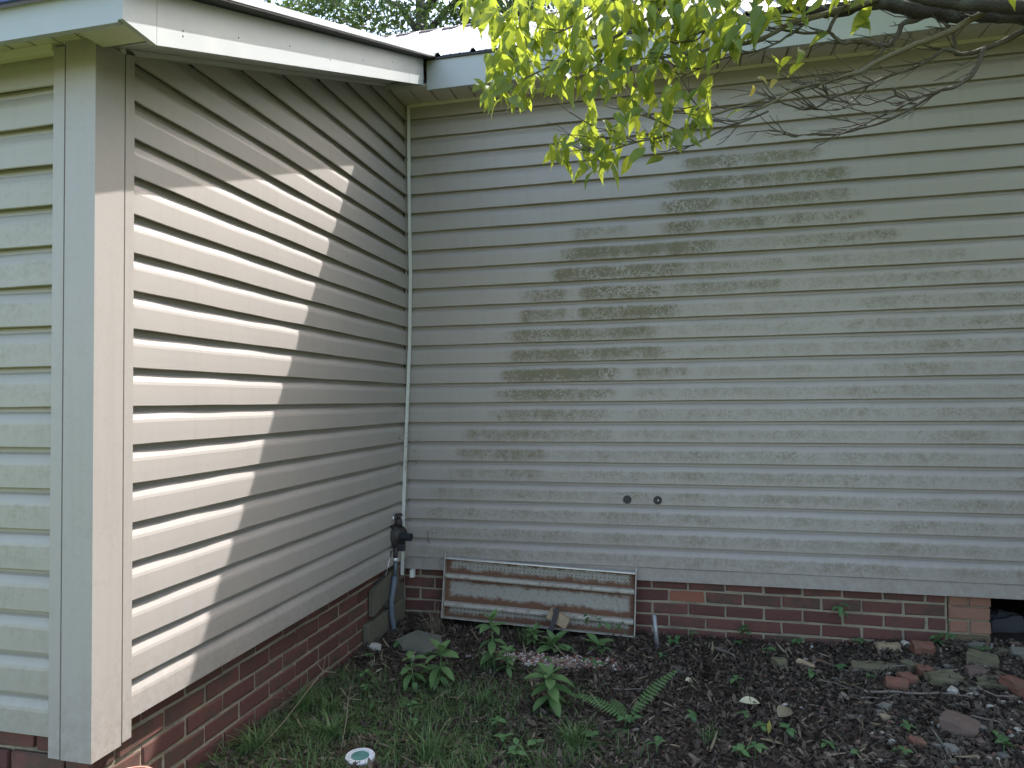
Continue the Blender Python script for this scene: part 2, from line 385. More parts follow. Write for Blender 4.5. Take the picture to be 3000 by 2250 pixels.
# ------------------------------------------------------------------ house
D = 19.9; SL = .404
house = empty('house', (0, 0, -3.1))
tag(house, 'taupe vinyl sided house with red brick base and white fascia meeting in a corner', 'house')
def part(mb, name, mat, label=None, **kw):
    o = mb.build(name, mat, house, **kw)
    if label: o['label'] = label
    return o
def zt(y): return 17.0+SL*(y+19.18)       # top of the side wall under the rake
PROF = [(-.03, .07), (.115, .0), (.145, .02), (.140, .30), (.130, .57), (.112, .65), (.066, .74), (.020, .82), (-.045, .88), (-.06, 1.08)]
def dint(h):
    for (d0, h0), (d1, h1) in zip(PROF[1:], PROF[2:]):
        if h0 <= h <= h1: return d0+(d1-d0)*(h-h0)/(h1-h0)
    return 0.0
MILD = [(3,16.17,19.66,.4),(4,14.23,16.99,.95),(4,16.99,20.45,.75),(5,13.56,16.98,.9),(5,16.98,21.8,.8),(6,13.11,15.91,1.),(6,15.91,21.88,.7),(7,13.2,15.05,1.),(7,15.05,22.35,.6),(7,8.6,11.75,.5),(8,13.08,16.09,.85),(8,16.09,23.85,.5),(8,8.18,11.52,.85),(8,11.52,14.38,.9),(9,18.97,26.59,.38),(9,7.82,14.36,.95),(9,14.36,18.95,.55),(10,18.94,28.54,.45),(10,6.26,8.7,.75),(10,9.1,13.26,1.),(10,13.26,18.95,.6),(11,13.9,21.89,.36),(11,21.88,29.5,.45),(11,6.08,8.62,.75),(11,9.08,13.9,1.),(12,20.89,29.5,.45),(12,5.27,10.33,.8),(12,10.33,13.01,.75),(12,13.02,20.9,.36),(13,20.48,29.5,.44),(13,5.38,13.44,.78),(13,13.44,20.5,.38),(14,5.13,11.1,.95),(14,11.33,14.72,.55),(14,14.72,29.5,.40),(15,4.63,10.97,.68),(15,11.31,29.5,.42),(16,4.38,10.96,.6),(16,10.96,29.5,.44),(17,2.88,10.95,.55),(17,10.95,29.5,.42),(18,2.62,7.56,.62),(18,7.72,29.5,.45),(19,2.11,7.48,.52),(19,7.48,29.5,.45),(20,1.34,29.5,.46),(21,.82,29.5,.47),(22,.5,29.5,.47),(23,.4,29.5,.44),(24,.3,29.5,.34)]
def mild_back(c, x):
    m = 0.0
    for (cc, a, b, v) in MILD:
        if cc == c:
            ed = .25+.35*abs(math.sin(c*2.3+a)); f = sstep(a-ed, a+ed*1.6, x)*(1-sstep(b-.5, b+.6, x)); m = max(m, v*f)
    if x > 20 and c >= 6: m *= 1+.12*math.sin(x*.9+c*1.7)
    return m
def plank(name, u0, u1, c, fn, parent, mat, topf=None, mild=None, seg=.45, out=0.0, zb=None, prof=PROF):
    """one lap of siding; fn(u, d, z) gives the 3D point"""
    z0 = 23-c if zb is None else zb
    us = list(np.linspace(u0, u1, max(2, int(abs(u1-u0)/seg)+1)))
    ph = (c*1.7) % 6.0
    mb = MB(); md = []; nr = len(prof)
    for u in us:
        wob = .010*math.sin(u*.8+ph)+.006*math.sin(u*2.1+ph*2)
        for k, (d, h) in enumerate(prof):
            z = z0+h; t = topf(u) if topf else 1e9
            hh = h
            if z > t: z = max(t, z0+.001); hh = z-z0; d = dint(hh) if t > z0 else 0
            mb.v.append(fn(u, d+out+(wob if k > 0 else 0), z+wob*.5))
            mv = mild(c, u) if mild else 0
            w = 1.0 if .02 < h < .60 else (.55 if h < .7 else (.15 if h < .8 else .06))
            md.append(mv*w)
    for i in range(len(us)-1):
        if topf and topf((us[i]+us[i+1])/2) < z0: continue
        for k in range(nr-1):
            mb.f.append((i*nr+k, (i+1)*nr+k, (i+1)*nr+k+1, i*nr+k+1))
    if not mb.f: return None
    o = mb.build(name, mat, parent, smooth=False)
    at = o.data.attributes.new('mildew', 'FLOAT', 'POINT'); at.data.foreach_set('value', md)
    return o
# --- back wall
bw = part(MB().box(-.3, 46, .08, .35, -.6, 23.75), 'back_wall', 'sheathing', 'long taupe lap siding wall streaked with dark mildew')
SEAM = {14: 11.17, 15: 11.16, 10: 9.0, 11: 8.99, 18: 7.69, 19: 7.68, 20: 13.03, 21: 13.02, 7: 12.6, 6: 12.6, 16: 25.04, 17: 25.02, 22: 18.4, 23: 15.8, 12: 20.44, 13: 20.42, 2: 9.4, 3: 9.4, 4: 17.5, 5: 17.5, 8: 22.1, 9: 22.1}
fb = lambda u, d, z: (u, -d, z)
for c in range(0, 24):
    top = (lambda u: 23.72) if c == 0 else None
    if c in SEAM:
        plank('siding_board', .12, SEAM[c]+.25, c, fb, bw, 'siding', top, mild_back)
        plank('siding_board', SEAM[c], 46, c, fb, bw, 'siding', top, mild_back, out=.007)
    else: plank('siding_board', .12, 46, c, fb, bw, 'siding', top, mild_back)
flatp = [(.0, .0), (.06, .0), (.075, .015), (.075, .62), (.0, .66)]
plank('siding_board', -.22, 15.8, 24, fb, bw, 'siding', None, mild_back, zb=-.64, prof=flatp)
plank('siding_board', 15.75, 46, 24, fb, bw, 'siding', None, mild_back, zb=-.64, prof=flatp, out=.012)
# --- side wall of the wing (sloped top)
mb = MB(); mb.hexa([(-.4, -19.7, 0), (-.09, -19.7, 0), (-.09, 0, 0), (-.4, 0, 0)], [(-.4, -19.7, zt(-19.7)), (-.09, -19.7, zt(-19.7)), (-.09, 0, zt(0)), (-.4, 0, zt(0))])
sw = part(mb, 'side_wall', 'sheathing', 'taupe siding wall of the wing half in sun')
fl = lambda u, d, z: (d, u, z)
def mild_side(c, u): return .12*(.5+.5*math.sin(u*.6+c)) if u < -3 else .22*sstep(-3, 0, u)*(1 if 12 < c < 22 else .3)
for c in range(-1, 24):
    z0 = 23-c; ys = -19.18+(z0-17.0)/SL
    plank('siding_board', max(-19.3, ys), -.06, c, fl, sw, 'siding_side', (lambda u: zt(u)+.04), mild_side, seg=.42)
# --- front wall of the wing
mb = MB().box(-34, -.41, -19.78, -19.5, 0, 16.9)
fwl = part(mb, 'front_wall', 'sheathing', 'narrow strip of greenish taupe siding beside the corner post')
ff = lambda u, d, z: (u, -19.87-d, z)
def mild_front(c, u): return .27*sstep(7, 11, c)+.04*math.sin(u*2+c)
for c in range(7, 24):
    plank('siding_board', -14, -1.0, c, ff, fwl, 'siding_front', (lambda u: 16.85), mild_front, seg=.6)
# --- corner post (flange, groove, face on each side)
P0 = -20.08; T0 = 17.0; Bt = -.45
o_ = MB(); o_.box(-.66, .22, P0, P0+.9, Bt, T0); o_.box(-1.05, -.72, P0+.02, P0+.26, Bt, T0-.1); o_.box(-.72, -.66, P0+.06, P0+.26, Bt, T0-.1)
o_.box(-.05, .20, P0+.96, P0+1.25, Bt+.04, T0+.2); o_.box(-.05, .16, P0+.9, P0+.96, Bt+.04, T0+.1)
cp = part(o_, 'corner_post', 'siding_side', 'tall square taupe corner post with grooved flanges')
at = cp.data.attributes.new('mildew', 'FLOAT', 'POINT'); at.data.foreach_set('value', [.15]*len(cp.data.vertices))
# inside corner strip, hanging loose
pts = [(.36,-.32,23.6),(.36,-.32,20.2),(.38,-.32,17.5),(.42,-.32,14.8),(.37,-.36,11.2),(.29,-.56,7.7),(.25,-.78,5.1),(.20,-.95,2.0),(.19,-1.1,-.72)]
mb = MB()
for i, (x, y, z) in enumerate(pts):
    mb.v += [(x-.085, y, z), (x+.085, y-.03, z), (x+.085, y+.04, z), (x-.085, y+.07, z)]
    if i:
        b = (i-1)*4
        for k in range(4): mb.f.append((b+k, b+(k+1) % 4, b+4+(k+1) % 4, b+4+k))
mb.f += [(0, 1, 2, 3), (35, 34, 33, 32)]
part(mb, 'corner_strip', 'white_strip', 'thin white vertical strip bowing out of the inside corner', fixn=True)
part(MB().box(.34, .54, -.42, -.16, -1.0, -.62), 'strip_end_block', 'white_strip')
# dark seal in the inside corner
part(MB().box(.001, .11, -.05, .015, .02, 23.7), 'corner_channel', 'siding_side')
# --- trims below the soffits
part(MB().box(.18, 46, -.16, .0, 23.64, 23.80), 'wall_top_trim', 'cream_trim', 'pale cream trim strip along the top of the back wall')
mb = MB(); y0, y1 = -19.3, -2.15
mb.hexa([(-.02, y0, zt(y0)), (.2, y0, zt(y0)), (.2, y1, zt(y1)), (-.02, y1, zt(y1))], [(-.02, y0, zt(y0)+.15), (.2, y0, zt(y0)+.15), (.2, y1, zt(y1)+.15), (-.02, y1, zt(y1)+.15)])
part(mb, 'rake_wall_trim', 'soffit_light')
part(MB().box(-14, -1.05, -20.12, -19.86, 16.78, 16.98), 'front_wall_trim', 'cream_trim')
# --- soffits
bs = part(MB().box(.02, 46, -2.12, .0, 23.88, 23.96), 'back_soffit', 'sheathing', 'taupe panelled soffit under the long eave')
def soffit_panel(w, d, t, groove):
    mb = MB(); h = w/2
    # face down, bevelled long edges
    mb.add([(-h+groove, -d, 0), (h-groove, -d, 0), (h-groove, 0, 0), (-h+groove, 0, 0), (-h+groove*.4, -d, t), (h-groove*.4, -d, t), (h-groove*.4, 0, t), (-h+groove*.4, 0, t)],
        [(0, 3, 2, 1), (4, 5, 6, 7), (0, 1, 5, 4), (1, 2, 6, 5), (2, 3, 7, 6), (3, 0, 4, 7)])
    return mb
pm = soffit_panel(1.0, 2.1, .08, .045).mesh('soffit_panel', 'soffit_taupe', (0, 0, 0))
for k in range(45): inst('soffit_panel', pm, (.5+k, -.005, 23.80), bs)
fs_ = part(MB().box(-14, 1.98, -21.12, -19.84, 17.06, 17.10), 'front_soffit', 'sheathing', 'cream vented soffit under the low front eave')
pm2 = soffit_panel(.70, 1.22, .07, .05).mesh('soffit_panel', 'soffit_cream', (0, 0, 0))
s = NT('soffit_vented'); P = s.obj(); xx, yy, zz = s.n('SeparateXYZ', {0: P}).outputs[:3]
g1 = s.math('SUBTRACT', s.math('FRACT', s.math('MULTIPLY', xx, 85)), .5); g2 = s.math('SUBTRACT', s.math('FRACT', s.math('MULTIPLY', yy, 85)), .5)
dd = s.math('ADD', s.math('MULTIPLY', g1, g1), s.math('MULTIPLY', g2, g2))
MAT['soffit_vented'] = s.fin(s.mix(s.math('LESS_THAN', dd, .055), (.62, .60, .47), (.30, .29, .22)), .5)
pm3 = soffit_panel(.70, 1.22, .07, .05).mesh('soffit_panel', 'soffit_vented', (0, 0, 0))
for k in range(22): inst('soffit_panel', pm3 if k in (2, 3, 6, 7) else pm2, (1.6-.70*k, -19.88, 16.985), fs_)
def zs(y): return zt(y)+.16
mb = MB(); mb.hexa([(.0, -19.5, zs(-19.5)+.07), (1.98, -19.5, zs(-19.5)+.07), (1.98, -2.2, zs(-2.2)+.07), (.0, -2.2, zs(-2.2)+.07)], [(.0, -19.5, zs(-19.5)+.12), (1.98, -19.5, zs(-19.5)+.12), (1.98, -2.2, zs(-2.2)+.12), (.0, -2.2, zs(-2.2)+.12)])
rs = part(mb, 'rake_soffit', 'sheathing')
mb = MB(); w = .36
mb.add([(0, 0, 0), (1.96, 0, 0), (1.96, w-.03, (w-.03)*SL), (0, w-.03, (w-.03)*SL), (0, 0, .06), (1.96, 0, .06), (1.96, w-.03, (w-.03)*SL+.06), (0, w-.03, (w-.03)*SL+.06)], [(0,3,2,1),(4,5,6,7),(0,1,5,4),(1,2,6,5),(2,3,7,6),(3,0,4,7)])
pm = mb.mesh('soffit_panel', 'soffit_light', (0, 0, 0))
for k in range(48): inst('soffit_panel', pm, (.01, -19.5+k*w, zs(-19.5+k*w)), rs)
# --- fascias
def fasc(ya, yb, name, lab=None):
    mb = MB(); b = lambda y: 16.42+.402*(y+20.3); t = lambda y: b(y)+1.27
    mb.hexa([(1.99, ya, b(ya)), (2.12, ya, b(ya)), (2.12, yb, b(yb)), (1.99, yb, b(yb))], [(1.99, ya, t(ya)), (2.12, ya, t(ya)), (2.12, yb, t(yb)), (1.99, yb, t(yb))])
    return part(mb, name, 'white_paint', lab)
fasc(-20.26, -4.6, 'rake_fascia', 'long white sloping fascia board of the wing')
fasc(-4.58, -2.75, 'rake_fascia', 'short white end piece of the sloping fascia')
for k_, (yy_, zz_) in enumerate([(-19.4, .45), (-19.4, .32), (-17.2, .55), (-14.6, .6), (-12.0, .4), (-9.4, .6), (-6.9, .45), (-6.5, .8), (-3.6, .5)]):
    MB().lathe((2.12, yy_, 16.42+.402*(yy_+20.3)+zz_), (1, 0, 0), [(0, .022), (.012, .02), (.016, .001)], 8).build('nail', 'dark_trim', house, fixn=True)
# end of the rake with its level return
mb = MB(); ya, yb = -21.28, -20.275
mb.add([(1.992, ya, 16.50), (1.992, yb, 16.43), (1.992, yb, 17.70), (1.992, ya, 17.29), (2.122, ya, 16.50), (2.122, yb, 16.43), (2.122, yb, 17.70), (2.122, ya, 17.29)], [(0,1,2,3),(7,6,5,4),(0,4,5,1),(1,5,6,2),(2,6,7,3),(3,7,4,0)])
part(mb, 'rake_return', 'white_paint', 'white boxed corner return at the low end of the fascia', fixn=True)
part(MB().box(-34, 1.985, -21.27, -21.13, 16.45, 17.22), 'front_fascia', 'white_paint', 'white fascia of the low front eave')
part(MB().box(.25, 1.985, -21.12, -19.9, 16.80, 16.96), 'return_soffit', 'soffit_cream', bevel=.02)
part(MB().box(2.13, 46, -2.32, -2.18, 23.42, 24.93), 'eave_fascia', 'white_paint', 'long white fascia above the back wall')
part(MB().box(.1, 2.0, -2.72, -2.60, 23.52, 23.72), 'soffit_end_channel', 'white_paint')
part(MB().box(.22, 2.6, -2.16, -1.98, 23.70, 23.80), 'soffit_end_channel', 'soffit_taupe')
# --- metal roofs
def roof_panel(wid, run, slope, nr=4, th=.03):
    prof = []; p = wid/nr
    for k in range(nr):
        x = k*p
        prof += [(x, 0), (x+.08, .16), (x+.22, .16), (x+.32, 0), (x+p*.42, 0), (x+p*.45, .03), (x+p*.50, 0), (x+p*.68, 0), (x+p*.71, .03), (x+p*.76, 0)]
    prof.append((wid, 0)); n = len(prof); mb = MB()
    for (y) in (0, run):
        mb.v += [(x, y, z+y*slope) for x, z in prof]
    for (y) in (0, run):
        mb.v += [(x, y, z+y*slope-th) for x, z in prof]
    for i in range(n-1):
        mb.f += [(i, i+1, n+i+1, n+i), (2*n+i+1, 2*n+i, 3*n+i, 3*n+i+1), (i+1, i, 2*n+i, 2*n+i+1), (n+i, n+i+1, 3*n+i+1, 3*n+i)]
    return mb
MS = .66
roof = part(MB().hexa([(-34, -2.1, 24.72), (46, -2.1, 24.72), (46, 14, 24.72+16.1*MS), (-34, 14, 24.72+16.1*MS)], [(-34, -2.1, 24.92), (46, -2.1, 24.92), (46, 14, 24.92+16.1*MS), (-34, 14, 24.92+16.1*MS)]), 'main_roof', 'sheathing', 'pale ribbed metal roof rising behind the eave')
rm = roof_panel(7.2, 16.4, MS).mesh('roof_panel', 'roof_metal', (0, 0, 0))
for k in range(11): inst('roof_panel', rm, (-34+7.2*k+.6, -2.46, 24.98), roof)
o = MB().hexa([(-34, 13.4, 35.42), (46, 13.4, 35.42), (46, 14.2, 35.96), (-34, 14.2, 35.96)], [(-34, 13.4, 35.60), (46, 13.4, 35.60), (46, 14.2, 36.12), (-34, 14.2, 36.12)]).build('ridge_cap', 'roof_brown', roof)
mb = MB().hexa([(-34, 14.2, 35.5), (46, 14.2, 35.5), (46, 31, 24.6), (-34, 31, 24.6)], [(-34, 14.2, 36.1), (46, 14.2, 36.1), (46, 31, 25.0), (-34, 31, 25.0)])
part(mb, 'rear_roof', 'roof_brown')
part(MB().box(2.15, 46, -2.42, -2.325, 24.86, 24.945), 'eave_drip_edge', 'dark_trim')
WR = .402; zb = lambda y: 16.42+.402*(y+20.3)+1.30
wr = part(MB().hexa([(-34, -21.4, zb(-21.4)), (2.60, -21.4, zb(-21.4)), (2.60, -2.42, zb(-2.42)), (-34, -2.42, zb(-2.42))], [(-34, -21.4, zb(-21.4)+.05), (2.60, -21.4, zb(-21.4)+.05), (2.60, -2.42, zb(-2.42)+.05), (-34, -2.42, zb(-2.42)+.05)]), 'wing_roof', 'dark_trim', 'low sloping metal roof of the wing')
rm = roof_panel(7.2, 18.9, WR).mesh('roof_panel', 'roof_metal', (0, 0, 0))
for k in range(5): inst('roof_panel', rm, (2.54-7.2*(k+1), -21.45, zb(-21.45)+.09), wr)
mb = MB().hexa([(2.46, -21.42, zb(-21.42)+.055), (2.64, -21.42, zb(-21.42)+.055), (2.64, -2.45, zb(-2.45)+.055), (2.46, -2.45, zb(-2.45)+.055)], [(2.46, -21.42, zb(-21.42)+.27), (2.64, -21.42, zb(-21.42)+.27), (2.64, -2.45, zb(-2.45)+.27), (2.46, -2.45, zb(-2.45)+.27)])
mb.build('rake_edge_trim', 'white_paint', wr)
simple('blue_edge', (.035, .06, .20), .4)
part(MB().box(-34, 2.44, -21.50, -21.41, 17.20, 17.36), 'front_roof_edge', 'blue_edge', 'dark blue metal edge along the low front eave')
# --- closed back of the house so no light leaks in
part(MB().box(-34, 46, .4, 30, -.58, -.35), 'floor', 'dark_wood', 'dark underside of the floor over the crawl space')
part(MB().box(-34, 46, 29.6, 30, -3.6, 24.9), 'rear_wall', 'siding_side')
part(MB().add([(45.6, .4, -3.6), (46, .4, -3.6), (46, 29.5, -3.6), (45.6, 29.5, -3.6), (45.6, .4, 24.7), (46, .4, 24.7), (46, 29.5, 24.7), (45.6, 29.5, 24.7), (45.6, 14, 34.5), (46, 14, 34.5)],
    [(0,3,2,1),(0,1,5,4),(2,3,7,6),(1,2,6,9,5),(0,4,8,7,3),(4,5,9,8),(6,7,8,9)]), 'gable_wall', 'siding_side', fixn=True)
part(MB().box(-34, -33.6, -19.5, 29.5, -3.6, 16.8), 'far_side_wall', 'siding_side')
# --- brick foundations
def brick_mesh(L, mat, seed, H=.5, Dp=.7):
    r = random.Random(seed); h, b = L/2, .035
    def j(a=.030): return r.uniform(-a, a)
    mb = MB(); ring = [(-h, 0), (h, 0), (h, H), (-h, H)]; inn = [(-h+b, b), (h-b, b), (h-b, H-b), (-h+b, H-b)]
    mid = [(0, 0), (0, H)]
    for (x, z) in ring: mb.v.append((x, Dp, z))
    for (x, z) in ring: mb.v.append((x+j(), b+j(.008), z+j()))
    for (x, z) in inn: mb.v.append((x+j(), j(.008), z+j()))
    for k in range(4):
        n = (k+1) % 4
        mb.f += [(k, n, 4+n, 4+k)[::-1], (4+k, 4+n, 8+n, 8+k)[::-1]]
    mb.f.append((8, 9, 10, 11)); mb.f.append((3, 2, 1, 0)[::-1])
    me = mb.mesh('brick', mat, (0, 0, 0))
    bm = bmesh.new(); bm.from_mesh(me); bmesh.ops.recalc_face_normals(bm, faces=bm.faces); bm.to_mesh(me); bm.free()
    return me
BM = {}
def brick(parent, L, mat, p, rz=0.0):
    key = (round(L, 1), mat, random.randrange(3))
    if key not in BM: BM[key] = brick_mesh(round(L, 1), mat, len(BM))
    o = inst('brick', BM[key], p, parent, (random.uniform(-.012, .012), random.uniform(-.012, .012), rz+random.uniform(-.01, .01)))
    return o
PB = 1.705; FY = .30
bf = part(MB().box(-.30, 25.36, FY+.055, FY+.85, -4.6, -.62), 'back_foundation', 'mortar', 'red brick foundation under the back wall')
for r in range(6):
    top = -.545-.605*r; off = 20.24 if r % 2 == 1 else 21.15
    x = off-PB*13
    while x < 25.2:
        a, b = max(x, -.25), min(x+PB-.105, 25.30)
        if b-a > .3:
            m = 'brick_bright' if (r == 1 and abs(a-13.42) < .5) else 'brick'
            brick(bf, b-a, m, ((a+b)/2+random.uniform(-.01, .01), FY+random.uniform(-.012, .018), top-.5))
        x += PB
pf = part(MB().box(25.42, 27.0, FY+.07, FY+1.6, -4.6, -.62), 'foundation_pier', 'mortar', 'pale brown brick pier at the crawl space opening')
for r in range(6):
    top = -.62-.59*r
    if r % 2 == 0:
        brick(pf, .72, 'brick_pier' if r < 3 else 'brick_mossy', (25.79, FY-.02, top-.5)); brick(pf, .75, 'brick_pier' if r < 3 else 'brick_mossy', (26.64, FY-.02, top-.5))
    else: brick(pf, 1.6, 'brick_pier' if r < 3 else 'brick_mossy', (26.22, FY-.025, top-.5))
pf2 = part(MB().box(31, 46, FY+.055, FY+.85, -4.6, -.62), 'right_foundation', 'mortar')
for r in range(5):
    for k in range(8): brick(pf2, 1.6, 'brick', (31.85+PB*k+(.85 if r % 2 else 0), FY, -.545-.605*r-.5))
lf = part(MB().box(-1.1, -.305, -19.5, FY+.1, -4.6, -.02), 'side_foundation', 'mortar', 'red brick foundation under the wing')
for r in range(7):
    top = .06-.605*r; off = -19.62+(.85 if r % 2 else 0)
    y = off-PB
    while y < FY:
        a, b = max(y, -19.58), min(y+PB-.105, FY-.02)
        if b-a > .3 and top > -4: brick(lf, b-a, 'brick', (-.25+random.uniform(-.02, .012), (a+b)/2, top-.5), math.pi/2)
        y += PB
ft = part(MB().box(-34, -.40, -19.5, -18.8, -4.6, -.02), 'front_foundation', 'mortar')
for r in range(7):
    top = -.06-.605*r
    for k in range(8):
        x1 = -.28-PB*k-(.80 if r % 2 else 0)
        brick(ft, 1.6, 'brick_pier' if False else 'brick', (x1-.8, -19.62, top-.5))
        if k == 0 and r % 2: brick(ft, .7, 'brick', (-.66, -19.62, top-.5))

# ------------------------------------------------------------------ round wall plugs
def wall_plug(x, yo, lab, speck):
    t = empty('wall_plug', (x, -.12, 3.05)); tag(t, lab, 'wall plug', 'round black wall plugs')
    MB().lathe((x, -yo, 3.25), (0, -1, 0), [(0, .20), (.035, .20), (.05, .185), (.05, .001)], 24).build('disc', 'black_plastic', t, fixn=True)
    mb = MB(); c = (x, -yo-.052, 3.25)
    mb.add([(c[0]+.085*math.cos(a)*.9-.03*math.sin(a), c[1], c[2]+.045*math.sin(a)-.02*math.cos(a)) for a in [k*math.pi/6 for k in range(12)]]+[(c[0]+.085*math.cos(a)*.9-.03*math.sin(a), c[1]-.02, c[2]+.045*math.sin(a)-.02*math.cos(a)) for a in [k*math.pi/6 for k in range(12)]],
        [tuple(range(12, 24))]+[(k, (k+1) % 12, 12+(k+1) % 12, 12+k) for k in range(12)])
    mb.build('slot', 'sheathing' if not speck else 'iron', t, fixn=True)
    if speck: MB().lathe((x+.02, -yo-.07, 3.25), (0, -1, 0), [(0, .035), (.02, .03), (.02, 0)], 10).build('screw_head', 'bright_metal', t, fixn=True)
wall_plug(11.48, .16, 'round black plug with dark slot on the back siding, nearer the inside corner', False)
wall_plug(12.92, .175, 'round black plug with bright screw on the back siding, farther from the corner', True)

# ------------------------------------------------------------------ gas regulator in the corner
t = empty('gas_regulator', (.3, -2.4, -3.2)); tag(t, 'black gas regulator with round housing and grey conduit mounted in the inside corner', 'gas regulator')
ax = Vector((.86, -.5, .02)).normalized(); c = Vector((.40, -1.95, 1.42))
MB().lathe(c-ax*.16, ax, [(0, .25), (.05, .50), (.10, .53), (.16, .53), (.20, .50), (.24, .36), (.34, .22)], 28).build('housing', 'iron', t, smooth=False, fixn=True)
MB().lathe(c+ax*.14, (1, -.12, 0), [(0, .17), (.30, .15), (.38, .15), (.40, .19), (.58, .19), (.58, .14), (.5, .13)], 20).build('vent', 'black_plastic', t, fixn=True)
MB().tube([c+Vector((-.02, .02, .45)), c+Vector((-.02, .02, .75)), c+Vector((-.06, .05, .92))], [.17, .17, .12], 14).build('top_cap', 'iron', t, smooth=True)
MB().lathe(c+Vector((-.02, .02, .98)), (0, 0, 1), [(0, .19), (.1, .19), (.14, .12)], 12).build('union_nut', 'iron', t, fixn=True)
MB().tube([c+Vector((-.30, .0, .98)), c+Vector((-.33, -.02, .8)), c+Vector((-.33, -.02, .5)), c+Vector((-.30, 0, .1)), c+Vector((-.26, 0, -.5))], .075, 10).build('inlet_pipe', 'iron', t, smooth=True)
MB().lathe(c+Vector((-.34, -.1, .9)), (.2, -1, .1), [(0, .12), (.05, .12), (.07, .08)], 14).build('valve', 'bright_metal', t, fixn=True)
for dx, dz in ((-.16, .05), (-.42, -.05), (-.5, -.2)):
    MB().tube([c+Vector((dx, 0, .7+dz)), c+Vector((dx-.03, -.06, .2)), c+Vector((dx-.02, -.04, -.5)), c+Vector((dx+.02, -.05, -1.0+dz))], .035, 8).build('hose', 'cable', t, smooth=True)
MB().box(c.x-.08, c.x+.30, c.y-.12, c.y+.12, c.z-.72, c.z-.35).build('mounting_block', 'black_plastic', t, bevel=.03)
MB().tube([(.26, -2.0, 1.0), (.24, -2.02, .6), (.26, -2.08, .25)], .11, 12).build('outlet_pipe', 'iron', t, smooth=True)
MB().lathe((.26, -2.08, .38), (0, 0, -1), [(0, .13), (.06, .14), (.14, .13)], 14).build('coupling', 'bright_metal', t, fixn=True)
MB().tube([(.26, -2.08, .3), (.28, -2.14, -.1), (.27, -2.2, -.55)], .08, 12).build('riser_pipe', 'conduit', t, smooth=True)
MB().tube([(.27, -2.2, -.5), (.26, -2.35, -1.0), (.22, -2.5, -1.6), (.22, -2.5, -2.2), (.28, -2.42, -2.8), (.34, -2.35, -3.5)], .13, 14).build('conduit', 'conduit', t, smooth=True)
MB().tube([(-.02+.16, -2.3, .75), (.13, -2.6, .3), (.12, -2.9, -.1), (-.05, -3.3, -.42), (-.2, -3.6, -.55)], .035, 8).build('cable', 'cable', t, smooth=True)
MB().tube([(.16, -2.5, .5), (.15, -2.75, .1), (.1, -2.9, -.3)], .022, 6).build('wire', 'bright_metal', t, smooth=True)

# ------------------------------------------------------------------ planks stacked against the side foundation
def board(name, pts8, mat, lab, group=None):
    mb = MB().hexa(*pts8); o = mb.build(name, mat, None, bevel=.03); tag(o, lab, 'plank', group); return o
board('wooden_plank', ([(-.24, -4.66, -3.2), (.06, -4.66, -3.2), (.06, -.4, -3.2), (-.24, -.4, -3.2)], [(-.24, -4.70, -2.12), (.06, -4.70, -2.12), (.06, -.4, -2.02), (-.24, -.4, -2.02)]), 'old_wood', 'mossy grey plank standing on edge on the soil, lower of the two in the corner')
board('wooden_plank', ([(-.22, -4.15, -1.90), (.08, -4.20, -1.90), (.08, -1.2, -1.22), (-.22, -1.2, -1.22)], [(-.22, -4.13, -.74), (.08, -4.17, -.74), (.08, -1.2, -.08), (-.22, -1.2, -.08)]), 'old_wood', 'grey plank tilted upward above the other plank in the corner')
board('wooden_plank', ([(-.22, -2.4, -2.0), (-.02, -2.4, -2.0), (-.02, -.35, -2.0), (-.22, -.35, -2.0)], [(-.22, -2.4, -1.36), (-.02, -2.4, -1.36), (-.02, -.35, -1.26), (-.22, -.35, -1.26)]), 'dark_wood', 'dark split plank wedged behind the tilted plank and the conduit')

# ------------------------------------------------------------------ rusty shelf panel
t = bpy.data.objects.new('metal_shelf_panel', None); link(t, None, W((6.98, -.50, -3.0)))
tag(t, 'rusty perforated metal shelf panel with white rails leaning on the brick under the siding', 'shelf panel')
def sp(mb, name, mat, bevel=0.0, **kw):
    me_o = mb.mesh(name, mat, (0, 0, 0))
    bm = bmesh.new(); bm.from_mesh(me_o); bmesh.ops.recalc_face_normals(bm, faces=bm.faces)
    if bevel: bmesh.ops.bevel(bm, geom=bm.edges[:], offset=bevel*K, segments=2, affect='EDGES')
    bm.to_mesh(me_o); bm.free()
    o = bpy.data.objects.new(name, me_o); col.objects.link(o); o.parent = t; return o
HW = 4.76
sp(MB().box(-HW, HW, 0, .04, .05, 3.28), 'pan', 'rust')
sp(MB().box(-HW, HW, -.34, -.002, 3.29, 3.35), 'top_lip', 'bright_metal', .012)
for zc in (2.32, .74):
    mb = MB(); prof = [(-.003, -.13), (-.26, -.11), (-.30, -.05), (-.30, .03), (-.24, .10), (-.003, .15)]
    for x in (-HW+.03, HW-.03): mb.v += [(x, y, zc+z) for y, z in prof]
    n = len(prof); mb.f += [(k, (k+1) % n, n+(k+1) % n, n+k) for k in range(n)]+[tuple(range(n)), tuple(reversed(range(n, 2*n)))]
    sp(mb, 'rail', 'enamel')
sp(MB().box(-HW, HW, -.36, -.002, .0, .045), 'bottom_flange', 'enamel', .01)
for sx in (-1, 1):
    mb = MB(); x = sx*(HW+.03)
    pr = [(.06, -.02), (-.36, 0), (-.30, 1.0), (-.26, 2.6), (-.20, 3.45), (-.10, 3.62), (.02, 3.55), (.06, 3.2)]
    for xx in (x-.025, x+.025): mb.v += [(xx, y, z) for y, z in pr]
    n = len(pr); mb.f += [(k, (k+1) % n, n+(k+1) % n, n+k) for k in range(n)]+[tuple(range(n)), tuple(reversed(range(n, 2*n)))]
    sp(mb, 'end_plate', 'split_wood' if False else 'enamel')
t.rotation_euler = (math.radians(-3.5), math.radians(1.9), 0); t.scale = (1, 1, .89)
WLs = t
